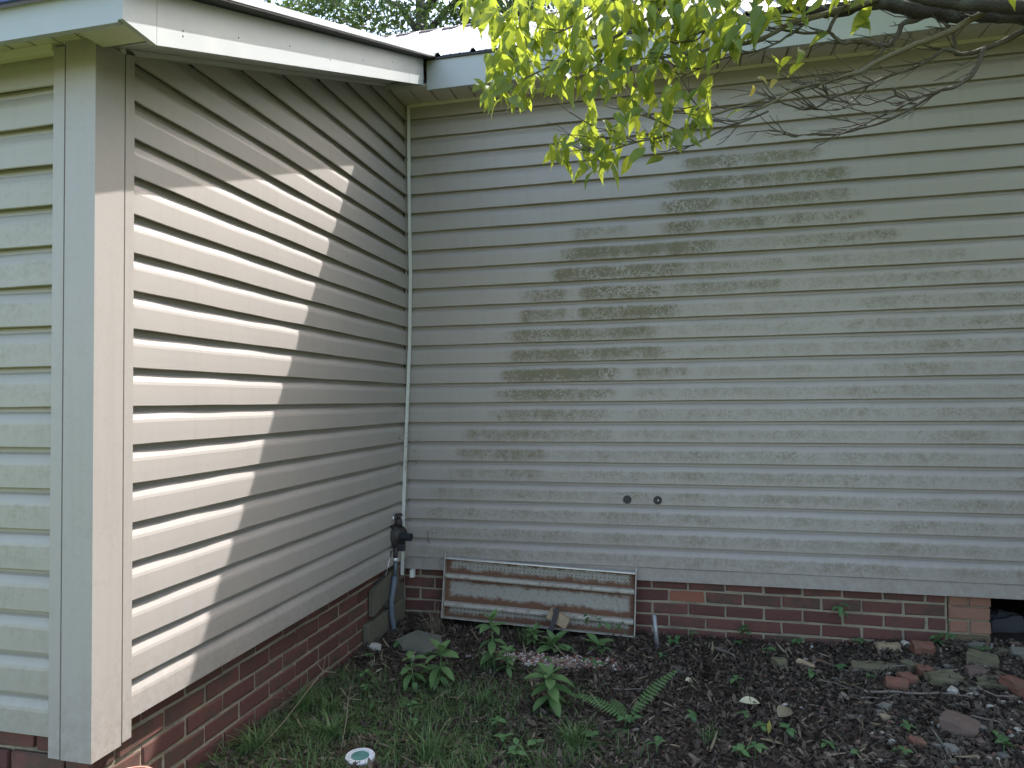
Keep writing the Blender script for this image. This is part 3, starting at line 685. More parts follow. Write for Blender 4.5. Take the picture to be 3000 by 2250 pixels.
# block of wood and iron strap propping it
mb = MB().box(-.52, .52, -.16, .16, -.27, .27); me_ = mb.mesh('wood_block', 'split_wood', (0, 0, 0))
bm = bmesh.new(); bm.from_mesh(me_); bmesh.ops.bevel(bm, geom=bm.edges[:], offset=.02*K, segments=2, affect='EDGES'); bm.to_mesh(me_); bm.free()
o = inst('wood_block', me_, (8.21, -1.12, -2.36), None, (math.radians(-8), math.radians(27), math.radians(-6)))
tag(o, 'short split block of pale wood jammed against the rusty shelf panel', 'wood block')
mb = MB(); pth = [(8.12, -1.34, -1.86), (8.14, -1.38, -2.05), (8.06, -1.45, -2.38), (7.94, -1.55, -2.68), (7.84, -1.68, -2.95), (7.76, -1.8, -3.35)]
for (x, y, z) in pth: mb.v += [(x-.14, y, z-.03), (x+.14, y+.02, z+.03), (x+.14, y+.09, z+.03), (x-.14, y+.07, z-.03)]
for i in range(len(pth)-1):
    for k in range(4): mb.f.append((i*4+k, i*4+(k+1) % 4, i*4+4+(k+1) % 4, i*4+4+k))
mb.f += [(0, 1, 2, 3), (23, 22, 21, 20)]
o = mb.build('iron_strap', 'iron', None, fixn=True); tag(o, 'curved dark iron strap leaning on the wood block before the shelf panel', 'iron strap')
o = MB().tube([(12.72, -1.78, -1.72), (12.79, -1.82, -2.5), (12.88, -1.86, -3.4)], .105, 12).build('metal_stake', 'galvanised', None, smooth=True)
tag(o, 'short grey metal pipe stake standing in the litter by the brick base', 'stake')

# ------------------------------------------------------------------ paver, clean-out cap, pot, flush wood block
mb = MB(); base = [(1.05, -4.15), (1.75, -4.95), (3.0, -5.2), (3.45, -4.2), (3.0, -3.1), (1.62, -2.75)]
mb.v = [(x, y, -3.25) for x, y in base]+[(x*.97+.06, y*.97-.12, -2.86+(.05 if i == 5 else 0)) for i, (x, y) in enumerate(base)]
mb.f = [tuple(reversed(range(6))), tuple(range(6, 12))]+[(k, (k+1) % 6, 6+(k+1) % 6, 6+k) for k in range(6)]
o = mb.build('concrete_paver', 'concrete', None, fixn=True, bevel=.05); tag(o, 'flat mossy broken concrete paver lying on the soil by the corner', 'paver')
t = empty('cleanout_cap', (4.06, -13.81, -2.95)); tag(t, 'round white drain cleanout ring with teal lid set in the grass', 'drain cap')
gzc = gz(4.06, -13.81)
MB().lathe((4.06, -13.81, gzc-.15), (.02, -.03, 1), [(0, .46), (.20, .46), (.225, .44), (.225, .29), (.20, .285)], 40).build('ring', 'cap_white', t, fixn=True)
MB().lathe((4.06, -13.81, gzc-.1), (.02, -.03, 1), [(0, .28), (.155, .28), (.165, .27), (.165, .02)], 36).build('lid', 'cap_teal', t, fixn=True)
t = empty('flower_pot', (1.1, -19.3, -2.8)); tag(t, 'small pink clay pot with thin cream rim beside the front corner', 'pot')
pz = -2.78
MB().lathe((1.05, -19.75, pz), (.0, -.05, 1), [(0, .36), (1.95, .57), (1.95, .52), (.4, .34), (.4, .02)], 32).build('pot_body', 'terracotta', t, fixn=False)
mb = MB(); mb.tube([(1.05+.56*math.cos(a), -19.85+.56*math.sin(a), pz+1.97-.03*math.sin(a)) for a in [k*math.pi/18 for k in range(37)]], .025, 8, cap=False)
mb.build('rim', 'pot_rim', t, smooth=True)
o = MB().box(13.42, 14.06, -4.98, -4.45, -3.2, -2.93).build('wood_offcut', 'dark_wood', None, bevel=.03); tag(o, 'dark square wood offcut half sunk in the leaf litter', 'wood block')

# ------------------------------------------------------------------ rocks and rubble
LM = [((.0, -2), 'beside the corner planks'), ((2.2, -4), 'near the concrete paver'), ((4, -8), 'around the pair of leafy weeds'), ((4, -13), 'near the drain ring'), ((7, -6), 'by the tall leafy weed'), ((8.5, -4.6), 'at the gravel strip'), ((9.2, -9.2), 'by the large leafy weed'), ((12, -9.8), 'around the arching fern'), ((8.5, -12.5), 'at the bottom edge left of centre'),
 ((12.9, -1.8), 'around the metal stake'), ((13.8, -4.8), 'by the square wood offcut'), ((16, -7.3), 'near the pale yellow leaf'), ((16, -11), 'at the bottom edge right of centre'), ((17.8, -3.3), 'by the lone olive rock'), ((18, -.3), 'against the brick base'), ((21.8, -4.7), 'by the pair of red brick lumps'), ((25.5, -.5), 'at the foot of the pier'), ((25, -4), 'among the flat slabs at the right edge'), ((22.8, -7.9), 'around the large broken brick'), ((20.6, -9.7), 'near the brick chips at the bottom edge')]
def landmark(x, y): return min(LM, key=lambda l: (l[0][0]-x)**2+(l[0][1]-y)**2)[1]
def hull(name, pts, mat, bevel=0.0, rough=0.0):
    bm = bmesh.new()
    for p in pts: bm.verts.new((p[0]*K, p[1]*K, p[2]*K))
    r = bmesh.ops.convex_hull(bm, input=bm.verts[:]); bmesh.ops.delete(bm, geom=[g for g in r['geom_interior'] if isinstance(g, bmesh.types.BMVert)], context='VERTS')
    if bevel: bmesh.ops.bevel(bm, geom=bm.edges[:], offset=bevel*K, segments=1, affect='EDGES')
    if rough:
        bmesh.ops.triangulate(bm, faces=bm.faces[:]); bmesh.ops.subdivide_edges(bm, edges=bm.edges[:], cuts=2, use_grid_fill=True)
        from mathutils import noise as mn
        sd_ = Vector((len(bpy.data.meshes)*1.7, 3.1, .4))
        for v in bm.verts:
            q = v.co*34+sd_; v.co += Vector((mn.noise(q), mn.noise(q+Vector((9, 0, 0))), mn.noise(q+Vector((0, 9, 0)))))*rough*K
    bmesh.ops.recalc_face_normals(bm, faces=bm.faces)
    me = bpy.data.meshes.new(name); bm.to_mesh(me); bm.free(); me.materials.append(MAT[mat]); return me
def chunk_pts(w, d, h, blocky, seed):
    r = random.Random(seed); P = []
    for sx in (-1, 1):
        for sy in (-1, 1):
            for s_ in (0, 1):
                q = 1-blocky; P.append((sx*w/2*(1-r.uniform(0, .55*q)), sy*d/2*(1-r.uniform(0, .55*q)), h*(s_*(1-r.uniform(0, .6*q)))))
    for _ in range(6):
        v = Vector((r.gauss(0, 1), r.gauss(0, 1), r.gauss(0, 1))).normalized(); P.append((v.x*w*.5, v.y*d*.5, h*.5+v.z*h*.5))
    return P if blocky < .95 else P[:8]
def rock(name, x, y, w, d, h, mat, lab, cat, group=None, blocky=.5, rz=0, tilt=0, seed=0, sink=.12, dz=0):
    me = hull(name, chunk_pts(w, d, h, blocky, seed), mat, .025, .07*max(w, d) if w > .45 else 0)
    o = inst(name, me, (x, y, gz(x, y)-sink*h+dz), None, (tilt, tilt*.5, rz)); tag(o, lab, cat, group); return o
RG = 'brick and stone rubble by the crawl space'
rock('wood_chunk', 22.72, -.55, 1.05, .4, .36, 'rubble_tan', 'long pale tan chunk lying against the brick foot', 'rubble', RG, .8, .12, 0, 1)
rock('brick_rubble', 23.89, -1.1, 1.0, .7, .62, 'rubble_red', 'rounded red and tan brick lump below the pier', 'rubble', RG, .45, .2, .1, 2)
rock('stone_slab', 21.6, -2.8, 1.8, .9, .18, 'rubble_olive', 'wide flat dark slab half buried in leaf litter', 'rubble', RG, .9, .05, .06, 3)
rock('brick_rubble', 22.93, -2.6, .7, .6, .32, 'rubble_olive', 'brown wedge of brick under the curved twig', 'rubble', RG, .5, .6, .1, 4)
rock('brick_rubble', 21.81, -4.75, .86, .6, .52, 'rubble_red', 'bright orange red brick lump, front one of a pair', 'rubble', RG, .6, -.3, .12, 5)
rock('brick_rubble', 22.36, -4.1, .66, .55, .5, 'rubble_red', 'red brick lump tucked behind the orange red one', 'rubble', RG, .6, .4, .1, 6)
rock('brick_rubble', 23.30, -3.2, .6, .5, .36, 'rubble_red', 'pinkish brick piece behind the tilted olive brick', 'rubble', RG, .6, .2, 0, 7)
rock('brick_rubble', 23.78, -3.85, 1.4, .8, .26, 'rubble_olive', 'flat olive brick lying tilted with a red edge', 'rubble', RG, .9, .5, .12, 8)
rock('brick_rubble', 25.73, -2.2, 1.2, .7, .55, 'rubble_olive', 'mossy wedge of brick below the pier', 'rubble', RG, .6, -.45, .1, 9)
rock('brick_rubble', 25.01, -3.35, .67, .5, .36, 'rubble_mauve', 'mauve block of brick between the flat slabs', 'rubble', RG, .8, .1, .05, 10)
rock('stone_slab', 25.40, -4.0, 1.15, 1.1, .14, 'rubble_olive', 'flat olive stone slab at the right edge', 'rubble', RG, .9, -.2, .03, 11)
rock('brick_rubble', 25.95, -4.6, .55, 1.3, .5, 'rubble_red', 'upright brownish brick at the right edge of the ground', 'rubble', RG, .8, .35, .1, 12)
rock('stone_slab', 26.35, -.35, .85, .6, .14, 'stone_grey', 'small flat grey stone at the foot of the pier', 'rubble', RG, .9, .3, 0, 13)
rock('stone', 26.96, -.9, .6, .5, .3, 'rubble_olive', 'rounded olive stone below the crawl space opening', 'rubble', RG, .3, 0, 0, 14)
rock('brick_rubble', 22.83, -7.85, 1.15, .85, .55, 'rubble_mauve', 'large broken mauve brick with a mossy top near the bottom', 'rubble', RG, .6, -.5, .15, 15)
rock('brick_rubble', 21.18, -9.1, .5, .4, .26, 'rubble_red', 'small flat pinkish brick chip near the bottom edge', 'rubble', RG, .7, .2, .1, 16)
rock('brick_rubble', 20.61, -9.7, .4, .3, .2, 'rubble_red', 'thin red brick sliver at the bottom edge', 'rubble', RG, .5, .4, .1, 17)
rock('stone', 20.69, -7.5, .36, .3, .28, 'rubble_tan', 'small bright tan stone in the dark litter', 'rubble', RG, .4, .3, 0, 18)
rock('stone', 22.07, -9.35, .48, .42, .26, 'stone_grey', 'round olive grey stone near the bottom edge', 'rubble', RG, .3, 0, 0, 19)
rock('stone', 20.9, -6.55, .46, .4, .26, 'stone_grey', 'grey stone beside the forked twig', 'rubble', RG, .4, .5, 0, 20)
rock('stone_slab', 27.6, -1.1, .9, .6, .34, 'stone_grey', 'grey stone at the right edge below the opening', 'rubble', RG, .6, -.2, .1, 21)
rock('stone', 17.82, -3.3, .7, .55, .5, 'rubble_olive', 'dark olive rock alone in the leaf litter', 'rock', None, .4, .3, .1, 22)
rock('wood_shard', 18.91, -2.85, .75, .28, .3, 'split_wood', 'rusty brown split wood shard in the litter', 'wood chunk', None, .6, -.5, .15, 23)
rock('brick_rubble', 19.64, -2.4, .5, .3, .24, 'rubble_red', 'small orange brick chip beside the wood shard', 'rubble', RG, .5, -.3, .1, 24)
rock('stone', .50, -4.95, .55, .45, .42, 'quartz', 'white quartz stone beside the lower corner plank', 'stone', None, .35, .2, 0, 25)
rock('crawl_rock', 28.3, 2.6, 1.9, 1.3, .95, 'slate_blue', 'large bluish rock lying inside the dark crawl space', 'rock', None, .5, .2, .05, 26, .1)
rock('crawl_rock', 27.9, 4.2, 1.1, .9, 1.25, 'slate_blue', 'rounded rock behind the bluish one in the crawl space', 'rock', None, .3, .4, .05, 27, .1)
for i, (x, y, w) in enumerate([(24.49,-5.94,.26),(24.25,-5.0,.24),(24.67,-7.6,.3),(22.6,-6.93,.16),(23.73,-4.85,.42),(23.7,-5.89,.22),(20.25,-8.68,.22),(19.95,-8.75,.2),(2.58,-5.77,.3),(1.65,-7.22,.16),(23.5,-.15,.46),(15.6,-1.2,.2),(2.1,-5.4,.12),(1.25,-6.6,.14),(2.35,-7.0,.1),(12.1,-6.3,.16)]):
    rock('white_pebble', x, y, w, w*.8, w*.7, 'quartz', 'small whitish pebble lying '+landmark(x, y), 'pebble', 'scattered white pebbles', .3, i, 0, 40+i)
for i in range(46):
    x = random.uniform(19.2, 27.5); y = random.uniform(-10.5, -1.2); w = random.uniform(.2, .42)
    rock('field_stone', x, y, w, w*random.uniform(.6, .9), w*.5, random.choice(['stone_grey', 'rubble_olive', 'rubble_mauve', 'stone_grey']), 'small dull stone lying '+landmark(x, y), 'stone', 'small stones among the rubble', .4, random.uniform(0, 3), 0, 80+i)

# ------------------------------------------------------------------ sticks
def stick(pts, r, lab, mat='twig'):
    q = []
    for i in range(len(pts)-1):
        for k in range(4):
            f = k/4; x = pts[i][0]*(1-f)+pts[i+1][0]*f; y = pts[i][1]*(1-f)+pts[i+1][1]*f
            q.append((x+random.uniform(-.02, .02), y+random.uniform(-.02, .02), gz(x, y)+r+.10+random.uniform(0, .03)))
    x, y = pts[-1]; q.append((x, y, gz(x, y)+r+.04)); n = len(q)
    o = MB().tube(q, [r*(1-.5*i/n) for i in range(n)], 7, jit=.12).build('stick', mat, None, smooth=True); tag(o, lab, 'stick', 'fallen sticks')
stick([(15.3,-1.63),(15.77,-2.16),(16.15,-2.77)], .075, 'short thick fallen stick near the brick base')
stick([(20.36,-3.48),(21.56,-2.95),(23.34,-2.7),(23.79,-3.1),(24.39,-3.2),(25.95,-2.4)], .045, 'long thin curved twig lying over the rubble')
stick([(20.72,-5.52),(21.79,-5.44),(22.49,-5.38),(23.44,-5.23),(24.17,-5.36)], .055, 'pale forked twig lying across the ground on the right')
stick([(20.24,-6.07),(21.06,-5.98),(21.79,-5.5)], .035, 'short side branch meeting the pale forked twig')
stick([(19.02,-4.52),(19.66,-4.97),(20.28,-5.43)], .03, 'thin slanting twig left of the orange brick')
stick([(9.91,-3.81),(10.3,-2.68)], .03, 'thin dark twig beside the gravel patch')
stick([(23.5,-7.0),(23.79,-7.18),(24.3,-7.4)], .045, 'short pale stick beside the large broken brick')
stick([(6.37,-4.36),(6.5,-6.6),(6.57,-8.87)], .022, 'thin pale stem lying through the weeds')
stick([(24.54,-4.7),(25.01,-5.18),(25.78,-5.16)], .04, 'thin bent twig below the flat stone slab')
stick([(11.3,-7.2),(12.4,-6.9),(13.1,-7.3)], .03, 'brown twig lying left of the wood offcut')

# ------------------------------------------------------------------ leaf litter, pebbles, gravel (uncountable)
def flakes(n, sampler, lmin, lmax, wr, lift, name, mat, lab, curl=.35, tilt=.5):
    xy = np.array([sampler() for _ in range(n)]); zz = np.array([gz(a, b) for a, b in xy])
    L = rng.uniform(lmin, lmax, n)*np.where(rng.random(n) < .12, 1.7, 1); Wd = L*rng.uniform(wr*.6, wr*1.3, n)
    a = rng.uniform(0, 2*np.pi, n); ti = rng.normal(0, tilt, n); ro = rng.normal(0, .6, n)
    d = np.stack([np.cos(a)*np.cos(ti), np.sin(a)*np.cos(ti), np.sin(ti)], -1)
    sdv = np.stack([-np.sin(a)*np.cos(ro), np.cos(a)*np.cos(ro), np.sin(ro)], -1); nrm = np.cross(d, sdv)
    ctr = np.stack([xy[:, 0], xy[:, 1], zz+lift*rng.random(n)+.02+np.abs(np.sin(ti))*L*.28], -1)
    cu = rng.normal(0, curl, n)*L
    V = np.zeros((n, 8, 3))
    for k, (t_, w) in enumerate(((-.5, .35), (-.17, .95), (.17, 1.), (.5, .25))):
        base = ctr+d*(t_*L)[:, None]+nrm*(cu*(t_*t_-.1))[:, None]
        V[:, 2*k] = base-sdv*(Wd*w*.5)[:, None]; V[:, 2*k+1] = base+sdv*(Wd*w*.5)[:, None]
    F = np.array([[0, 1, 3, 2], [2, 3, 5, 4], [4, 5, 7, 6]]); F = (F[None]+np.arange(n)[:, None, None]*8).ravel()
    me = fast_mesh(name, WN(V.reshape(-1, 3)), F, 4, mat); o = bpy.data.objects.new(name, me); link(o, None, Vector((0, 0, 0)))
    tag(o, lab, 'litter', kind='stuff'); return o
def dens_litter():
    while True:
        x = random.uniform(-.2, 30); y = random.uniform(-16.5, .3)
        if x < .0 and y < 0 and random.random() < .5: continue
        if (x-4.06)**2+(y+13.81)**2 < .36: continue
        p = 1.0
        if x < 8: p = .55 if y < -6 else .8
        if y > -1.6 and x > 2 and x < 20: p = .45      # bare soil strip under the shelf and bricks
        if (x-8.4)**2/9+(y+4.5)**2/.8 < 1: p = .12
        if 24 < x and y > -3: p = .5
        if random.random() < p: return x, y
flakes(42000, dens_litter, .10, .26, .36, .10, 'leaf_litter', 'litter', 'dark brown shredded leaf and bark litter covering the soil')
flakes(800, lambda: (random.uniform(.3, 29), random.uniform(-15.5, -.3)), .3, .7, .10, .12, 'straw_litter', 'dry_grass', 'thin pale straw and twig bits scattered in the litter', .2, .25)
ico = bmesh.new(); bmesh.ops.create_icosphere(ico, subdivisions=1, radius=1); IV = np.array([v.co[:] for v in ico.verts]); IF = np.array([[v.index for v in f.verts] for f in ico.faces]); ico.free()
def pebbles(n, sampler, smin, smax, name, mat, lab, cat):
    xy = np.array([sampler() for _ in range(n)]); zz = np.array([gz(a, b) for a, b in xy]); s_ = rng.uniform(smin, smax, n)
    V = IV[None]*(1+rng.uniform(-.3, .3, (n, 12, 1))); V = V*np.stack([s_, s_*rng.uniform(.6, 1, n), s_*rng.uniform(.4, .8, n)], -1)[:, None]
    a = rng.uniform(0, 6.28, n); ca, sa = np.cos(a)[:, None], np.sin(a)[:, None]
    X = V[..., 0]*ca-V[..., 1]*sa+xy[:, :1]; Y = V[..., 0]*sa+V[..., 1]*ca+xy[:, 1:]; Zv = V[..., 2]+(zz+s_*.35)[:, None]
    F = (IF[None]+np.arange(n)[:, None, None]*12).ravel()
    me = fast_mesh(name, WN(np.stack([X, Y, Zv], -1).reshape(-1, 3)), F, 3, mat); o = bpy.data.objects.new(name, me); link(o, None, Vector((0, 0, 0)))
    tag(o, lab, cat, kind='stuff')
def s_right():
    while True:
        x = random.uniform(15, 30); y = random.uniform(-14, 1.0)
        if random.random() < sstep(15, 23, x)*(.4+.6*sstep(-3, -8, y)) or (x > 25 and y > -3 and random.random() < .8): return x, y
pebbles(3200, s_right, .05, .16, 'pebbles', 'pebble', 'small mixed pebbles strewn over the soil on the right', 'pebbles')
pebbles(260, lambda: (random.uniform(.3, 15), random.uniform(-14, -.5)), .03, .09, 'grit', 'pebble', 'sparse grit in the soil on the left', 'grit')
def s_grav():
    while True:
        x = random.gauss(8.6, 1.6); y = -4.55+random.gauss(0, .33)-.03*(x-8)
        if 4.6 < x < 12.2: return x, y
pebbles(1100, s_grav, .05, .105, 'gravel_patch', 'gravel', 'strip of pink and white gravel in front of the shelf panel', 'gravel')

# ------------------------------------------------------------------ grass (uncountable) and tufts
def blades(pos, hmin, hmax, w, lean, jit):
    """pos: list of (x,y) roots -> verts, faces"""
    n = len(pos); xy = np.array(pos); zz = np.array([gz(a, b) for a, b in xy])-.03
    H = rng.uniform(hmin, hmax, n); a = rng.uniform(0, 2*np.pi, n); ln = np.abs(rng.normal(lean, jit, n))
    d = np.stack([np.cos(a), np.sin(a), np.zeros(n)], -1); sd = np.stack([-np.sin(a), np.cos(a), np.zeros(n)], -1)
    V = np.zeros((n, 8, 3)); base = np.stack([xy[:, 0], xy[:, 1], zz], -1)
    for k, t_ in enumerate((0, .38, .72, 1)):
        p = base+np.array([0, 0, 1])*(H*(t_-ln*.42*t_*t_))[:, None]+d*(H*ln*t_*t_)[:, None]
        ww = w*(1-t_*.85)*(.7+.5*rng.random(n)); V[:, 2*k] = p-sd*ww[:, None]; V[:, 2*k+1] = p+sd*ww[:, None]
    F = np.array([[0, 1, 3, 2], [2, 3, 5, 4], [4, 5, 7, 6]]); return V.reshape(-1, 3), (F[None]+np.arange(n)[:, None, None]*8).ravel()
def grass_obj(name, pos, hmin, hmax, w, lean, jit, mat, origin=None):
    V, F = blades(pos, hmin, hmax, w, lean, jit)
    if origin is None: me = fast_mesh(name, WN(V), F, 4, mat); o = bpy.data.objects.new(name, me); return link(o, None, Vector((0, 0, 0)))
    w0 = W((origin[0], origin[1], gz(*origin))); me = fast_mesh(name, WN(V)-np.array(w0), F, 4, mat)
    o = bpy.data.objects.new(name, me); return link(o, None, w0)
roots = []
cl = [(random.uniform(.1, 13), random.uniform(-16.5, -6.5)) for _ in range(150)]
cl = [(x, y) for x, y in cl if random.random() < (1-sstep(6, 13.5, x))*.75*sstep(-5.5, -9.5, y)+.2*sstep(-10, -13, y)*(1-sstep(9, 14, x))+.08]
for (x, y) in cl:
    for _ in range(random.randint(20, 44)): roots.append((max(.02, x+random.gauss(0, .42)), y+random.gauss(0, .42)))
for _ in range(420): roots.append((random.uniform(.05, 7), random.uniform(-16.5, -7)))
roots = [(x, y) for x, y in roots if (x-4.15)**2+(y+14.0)**2 > .55]
for (cx, cy, n_) in [(.6,-12.6,120),(1.4,-13.2,150),(2.1,-12.1,120),(.5,-10.2,90),(1.2,-14.6,160),(2.6,-14.4,120),(5.0,-13.6,140),(6.2,-12.4,120),(7.6,-13.2,160),(9.2,-12.8,150),(8.2,-11.2,100),(10.6,-12.4,120),(3.3,-11.0,100),(5.6,-10.2,90),(7.2,-9.8,80),(11.9,-11.9,70),(2.4,-8.9,60),(5.3,-8.6,60)]:
    for _ in range(int(n_*.8)): roots.append((max(.02, cx+random.gauss(0, .5)), cy+random.gauss(0, .45)))
roots = [(x, y) for x, y in roots if (x-4.15)**2+(y+14.0)**2 > .5]
mo = []
for (cx, cy, r_, n_) in [(6.6,-5.6,.7,900),(5.2,-8.6,.6,700),(6.3,-9.4,.6,700),(6.8,-11.4,.5,500),(4.9,-10.8,.5,500),(3.6,-9.6,.5,400),(8.0,-6.3,.5,400)]:
    for _ in range(n_): mo.append((cx+random.gauss(0, r_), cy+random.gauss(0, r_*.7)))
o = grass_obj('moss', mo, .05, .13, .02, .8, .4, 'grass_blade'); tag(o, 'low dark green moss cushions between the weeds', 'moss', kind='stuff')
o = grass_obj('grass', roots, .18, .72, .019, .9, .4, 'grass_blade'); tag(o, 'thin patchy green grass growing over the soil at the lower left', 'grass', kind='stuff')
TU = [((2.38,-2.35), 90, .7, 1.7, .014, .55, 'dry_grass', 'dry straw tuft beside the left end of the shelf panel'),
 ((.62,-11.3), 60, .6, 1.5, .028, .7, 'grass_blade', 'broad green grass tuft at the foot of the side bricks'),
 ((2.6,-12.9), 120, .5, 1.2, .028, .8, 'grass_blade', 'bright dense grass tuft beside the drain ring'),
 ((6.12,-13.2), 70, .6, 1.6, .026, .6, 'grass_blade', 'tall grass tuft at the bottom edge'),
 ((10.41,-11.4), 90, .5, 1.3, .022, .9, 'grass_blade', 'spreading grass tuft below the fern'),
 ((6.04,-5.99), 50, .5, 1.3, .02, .7, 'grass_blade', 'grass tuft behind the middle weed'),
 ((6.78,-9.1), 60, .4, 1.1, .02, .8, 'grass_blade', 'low grass tuft left of the large leafy weed'),
 ((1.6,-11.3), 60, .4, 1.1, .024, .8, 'grass_blade', 'grass tuft near the side wall, second from the bricks'),
 ((.75,-14.3), 80, .5, 1.2, .03, .8, 'grass_blade', 'thick grass tuft in the lower left corner'),
 ((14.73,-10.2), 50, .3, .8, .016, .9, 'grass_blade', 'thin grass tuft alone in the leaf litter'),
 ((6.9,-2.6), 60, .4, 1.0, .02, .7, 'grass_blade', 'green grass tuft under the wood block'),
 ((3.7,-12.9), 60, .15, .45, .014, 1.0, 'dry_grass', 'dry straw clump just above the drain ring')]
for (p, n, h0, h1, w, ln, mt, lab) in TU:
    o = grass_obj('grass_tuft', [(p[0]+random.gauss(0, .16), p[1]+random.gauss(0, .16)) for _ in range(n)], h0, h1, w, ln, .3, mt, p); tag(o, lab, 'grass tuft', 'grass tufts')
# tall seed stems of crabgrass
for (pts, lab) in (([(.9,-14.9,-2.9),(1.35,-13.6,-2.2),(1.75,-12.5,-1.4),(1.9,-12.2,-1.15)], 'pale branching grass seed stem nearest the side bricks'), ([(3.3,-13.6,-3.0),(3.1,-12.8,-2.3),(2.95,-12.4,-1.9)], 'pale forked grass seed stem above the drain ring')):
    t = empty('seed_stem', pts[0]); tag(t, lab, 'grass stem', 'grass seed stems')
    MB().tube(pts, .016, 5).build('stem', 'dry_grass', t)
    e = Vector(pts[-1])
    for dv in ((.1, 0, .55), (.45, -.05, .25), (-.35, .05, .35), (.5, .1, -.05)): MB().tube([e, e+Vector(dv)*.9], .012, 5).build('spike', 'dry_grass', t)

# ------------------------------------------------------------------ leaves
DOGW = [(0, .0), (.08, .38), (.22, .82), (.38, 1.0), (.55, .93), (.72, .62), (.86, .27), (.95, .07), (1, .0)]
def leaf_mesh(name, L, Wd, fold, curl, mat, tip=.6, n=6, pk=.42, prof=None):
    mb = MB()
    if prof:
        for i, (t_, w) in enumerate(prof):
            w = max(.001, w*Wd*.5); zc = -curl*L*t_*t_+.05*L*math.sin(math.pi*t_)
            rip = .02*L*math.sin(i*2.6)*(w/Wd)
            mb.v += [(L*t_, -w, zc+fold*w+rip), (L*t_, 0, zc), (L*t_, w, zc+fold*w-rip)]
        for i in range(len(prof)-1):
            b = i*3; mb.f += [(b, b+3, b+4, b+1), (b+1, b+4, b+5, b+2)]
        return mb.mesh(name, mat, (0, 0, 0), smooth=True)
    for i in range(n+1):
        t_ = i/n; w = Wd*(math.sin(math.pi*min(1, t_**(math.log(.5)/math.log(pk))))**tip)*.5 if 0 < t_ < 1 else .001
        zc = -curl*L*t_*t_+.12*L*math.sin(math.pi*t_)*.3
        mb.v += [(L*t_, -w, zc+fold*w), (L*t_, 0, zc), (L*t_, w, zc+fold*w)]
    for i in range(n):
        b = i*3; mb.f += [(b, b+3, b+4, b+1), (b+1, b+4, b+5, b+2)]
    return mb.mesh(name, mat, (0, 0, 0), smooth=True)
def orient(d, up_=Vector((0, 0, 1)), spin=0.0):
    d = Vector(d).normalized(); s_ = up_.cross(d)
    if s_.length < 1e-3: s_ = Vector((0, 1, 0)).cross(d)
    s_.normalize(); n = d.cross(s_); m = Matrix((d, s_, n)).transposed()
    return (m @ Matrix.Rotation(spin, 3, 'X')).to_euler()
WLM = [leaf_mesh('leaf', 1.0, .45, .35, c, 'weed_leaf', .8, 6, .5) for c in (.25, .45, .1)]
def weed(p, tiers, lab, grp, stem_h, lean=(0, 0), leafL=.85):
    x, y = p; g0 = gz(x, y); t = empty('broadleaf_weed', (x, y, g0)); tag(t, lab, 'weed', grp)
    top = Vector((x+lean[0], y+lean[1], g0+stem_h)); b = Vector((x, y, g0-.1))
    MB().tube([b, b.lerp(top, .5)+Vector((.03, 0, 0)), top], [.04, .034, .02], 7).build('stem', 'weed_leaf', t, smooth=True)
    for (f, n, el, sc_) in tiers:
        a0 = random.uniform(0, 6)
        for k in range(n):
            a = a0+2*math.pi*k/n+random.uniform(-.25, .25); e = el+random.uniform(-.15, .15)
            q = b.lerp(top, f)
            inst('leaf', random.choice(WLM), q, t, orient((math.cos(a)*math.cos(e), math.sin(a)*math.cos(e), math.sin(e)), spin=random.uniform(-.25, .25)), leafL*sc_*random.uniform(.85, 1.15))
WG = 'broadleaf weeds'
weed((9.22,-9.16), [(1, 4, .75, .8), (.95, 5, .15, 1.15), (.7, 5, -.1, 1.05), (.45, 5, -.35, .95)], 'large leafy weed with broad pointed leaves in the middle of the ground', WG, 1.15, (0, .05), .82)
weed((4.55,-8.1), [(1, 3, .8, .8), (.9, 4, .2, 1.1), (.6, 4, -.2, .95), (.35, 4, -.3, .8)], 'leafy weed in front of the concrete paver, right stem of a pair', WG, 1.35, (.15, .1), .8)
weed((3.65,-8.3), [(1, 3, .6, .8), (.8, 3, .1, 1.0), (.55, 4, -.2, .9), (.3, 3, -.2, .8)], 'leafy weed in front of the concrete paver, left stem of a pair', WG, 1.05, (-.1, 0), .75)
weed((6.25,-5.8), [(1, 3, .9, .8), (.9, 5, .1, 1.05), (.62, 4, -.35, 1.0), (.35, 4, -.3, .9)], 'tall leafy weed in front of the left part of the shelf panel', WG, 1.85, (-.15, .1), .78)
weed((6.9,-6.3), [(1, 4, .5, .8), (.7, 4, .0, .9), (.4, 4, -.2, .9)], 'bushy weed beside the moss patch', WG, .95, (.1, 0), .65)
weed((8.35,-3.2), [(1, 4, .9, 1.0), (.5, 6, .35, 1.15)], 'low rosette of narrow leaves under the wood block', WG, .25, (0, 0), .85)
weed((10.3,-2.9), [(1, 5, .45, 1.0), (.5, 5, .1, .9)], 'low serrated rosette below the right part of the shelf panel', WG, .22, (0, 0), .75)
weed((7.4,-3.0), [(1, 4, .6, .8), (.8, 5, .3, .9), (.5, 5, .1, .8)], 'bushy weed left of the iron strap', WG, .75, (0, 0), .55)
SM = [leaf_mesh('leaf', 1.0, .62, .25, c, 'seedling_leaf', .7, 4, .5) for c in (.2, .4)]
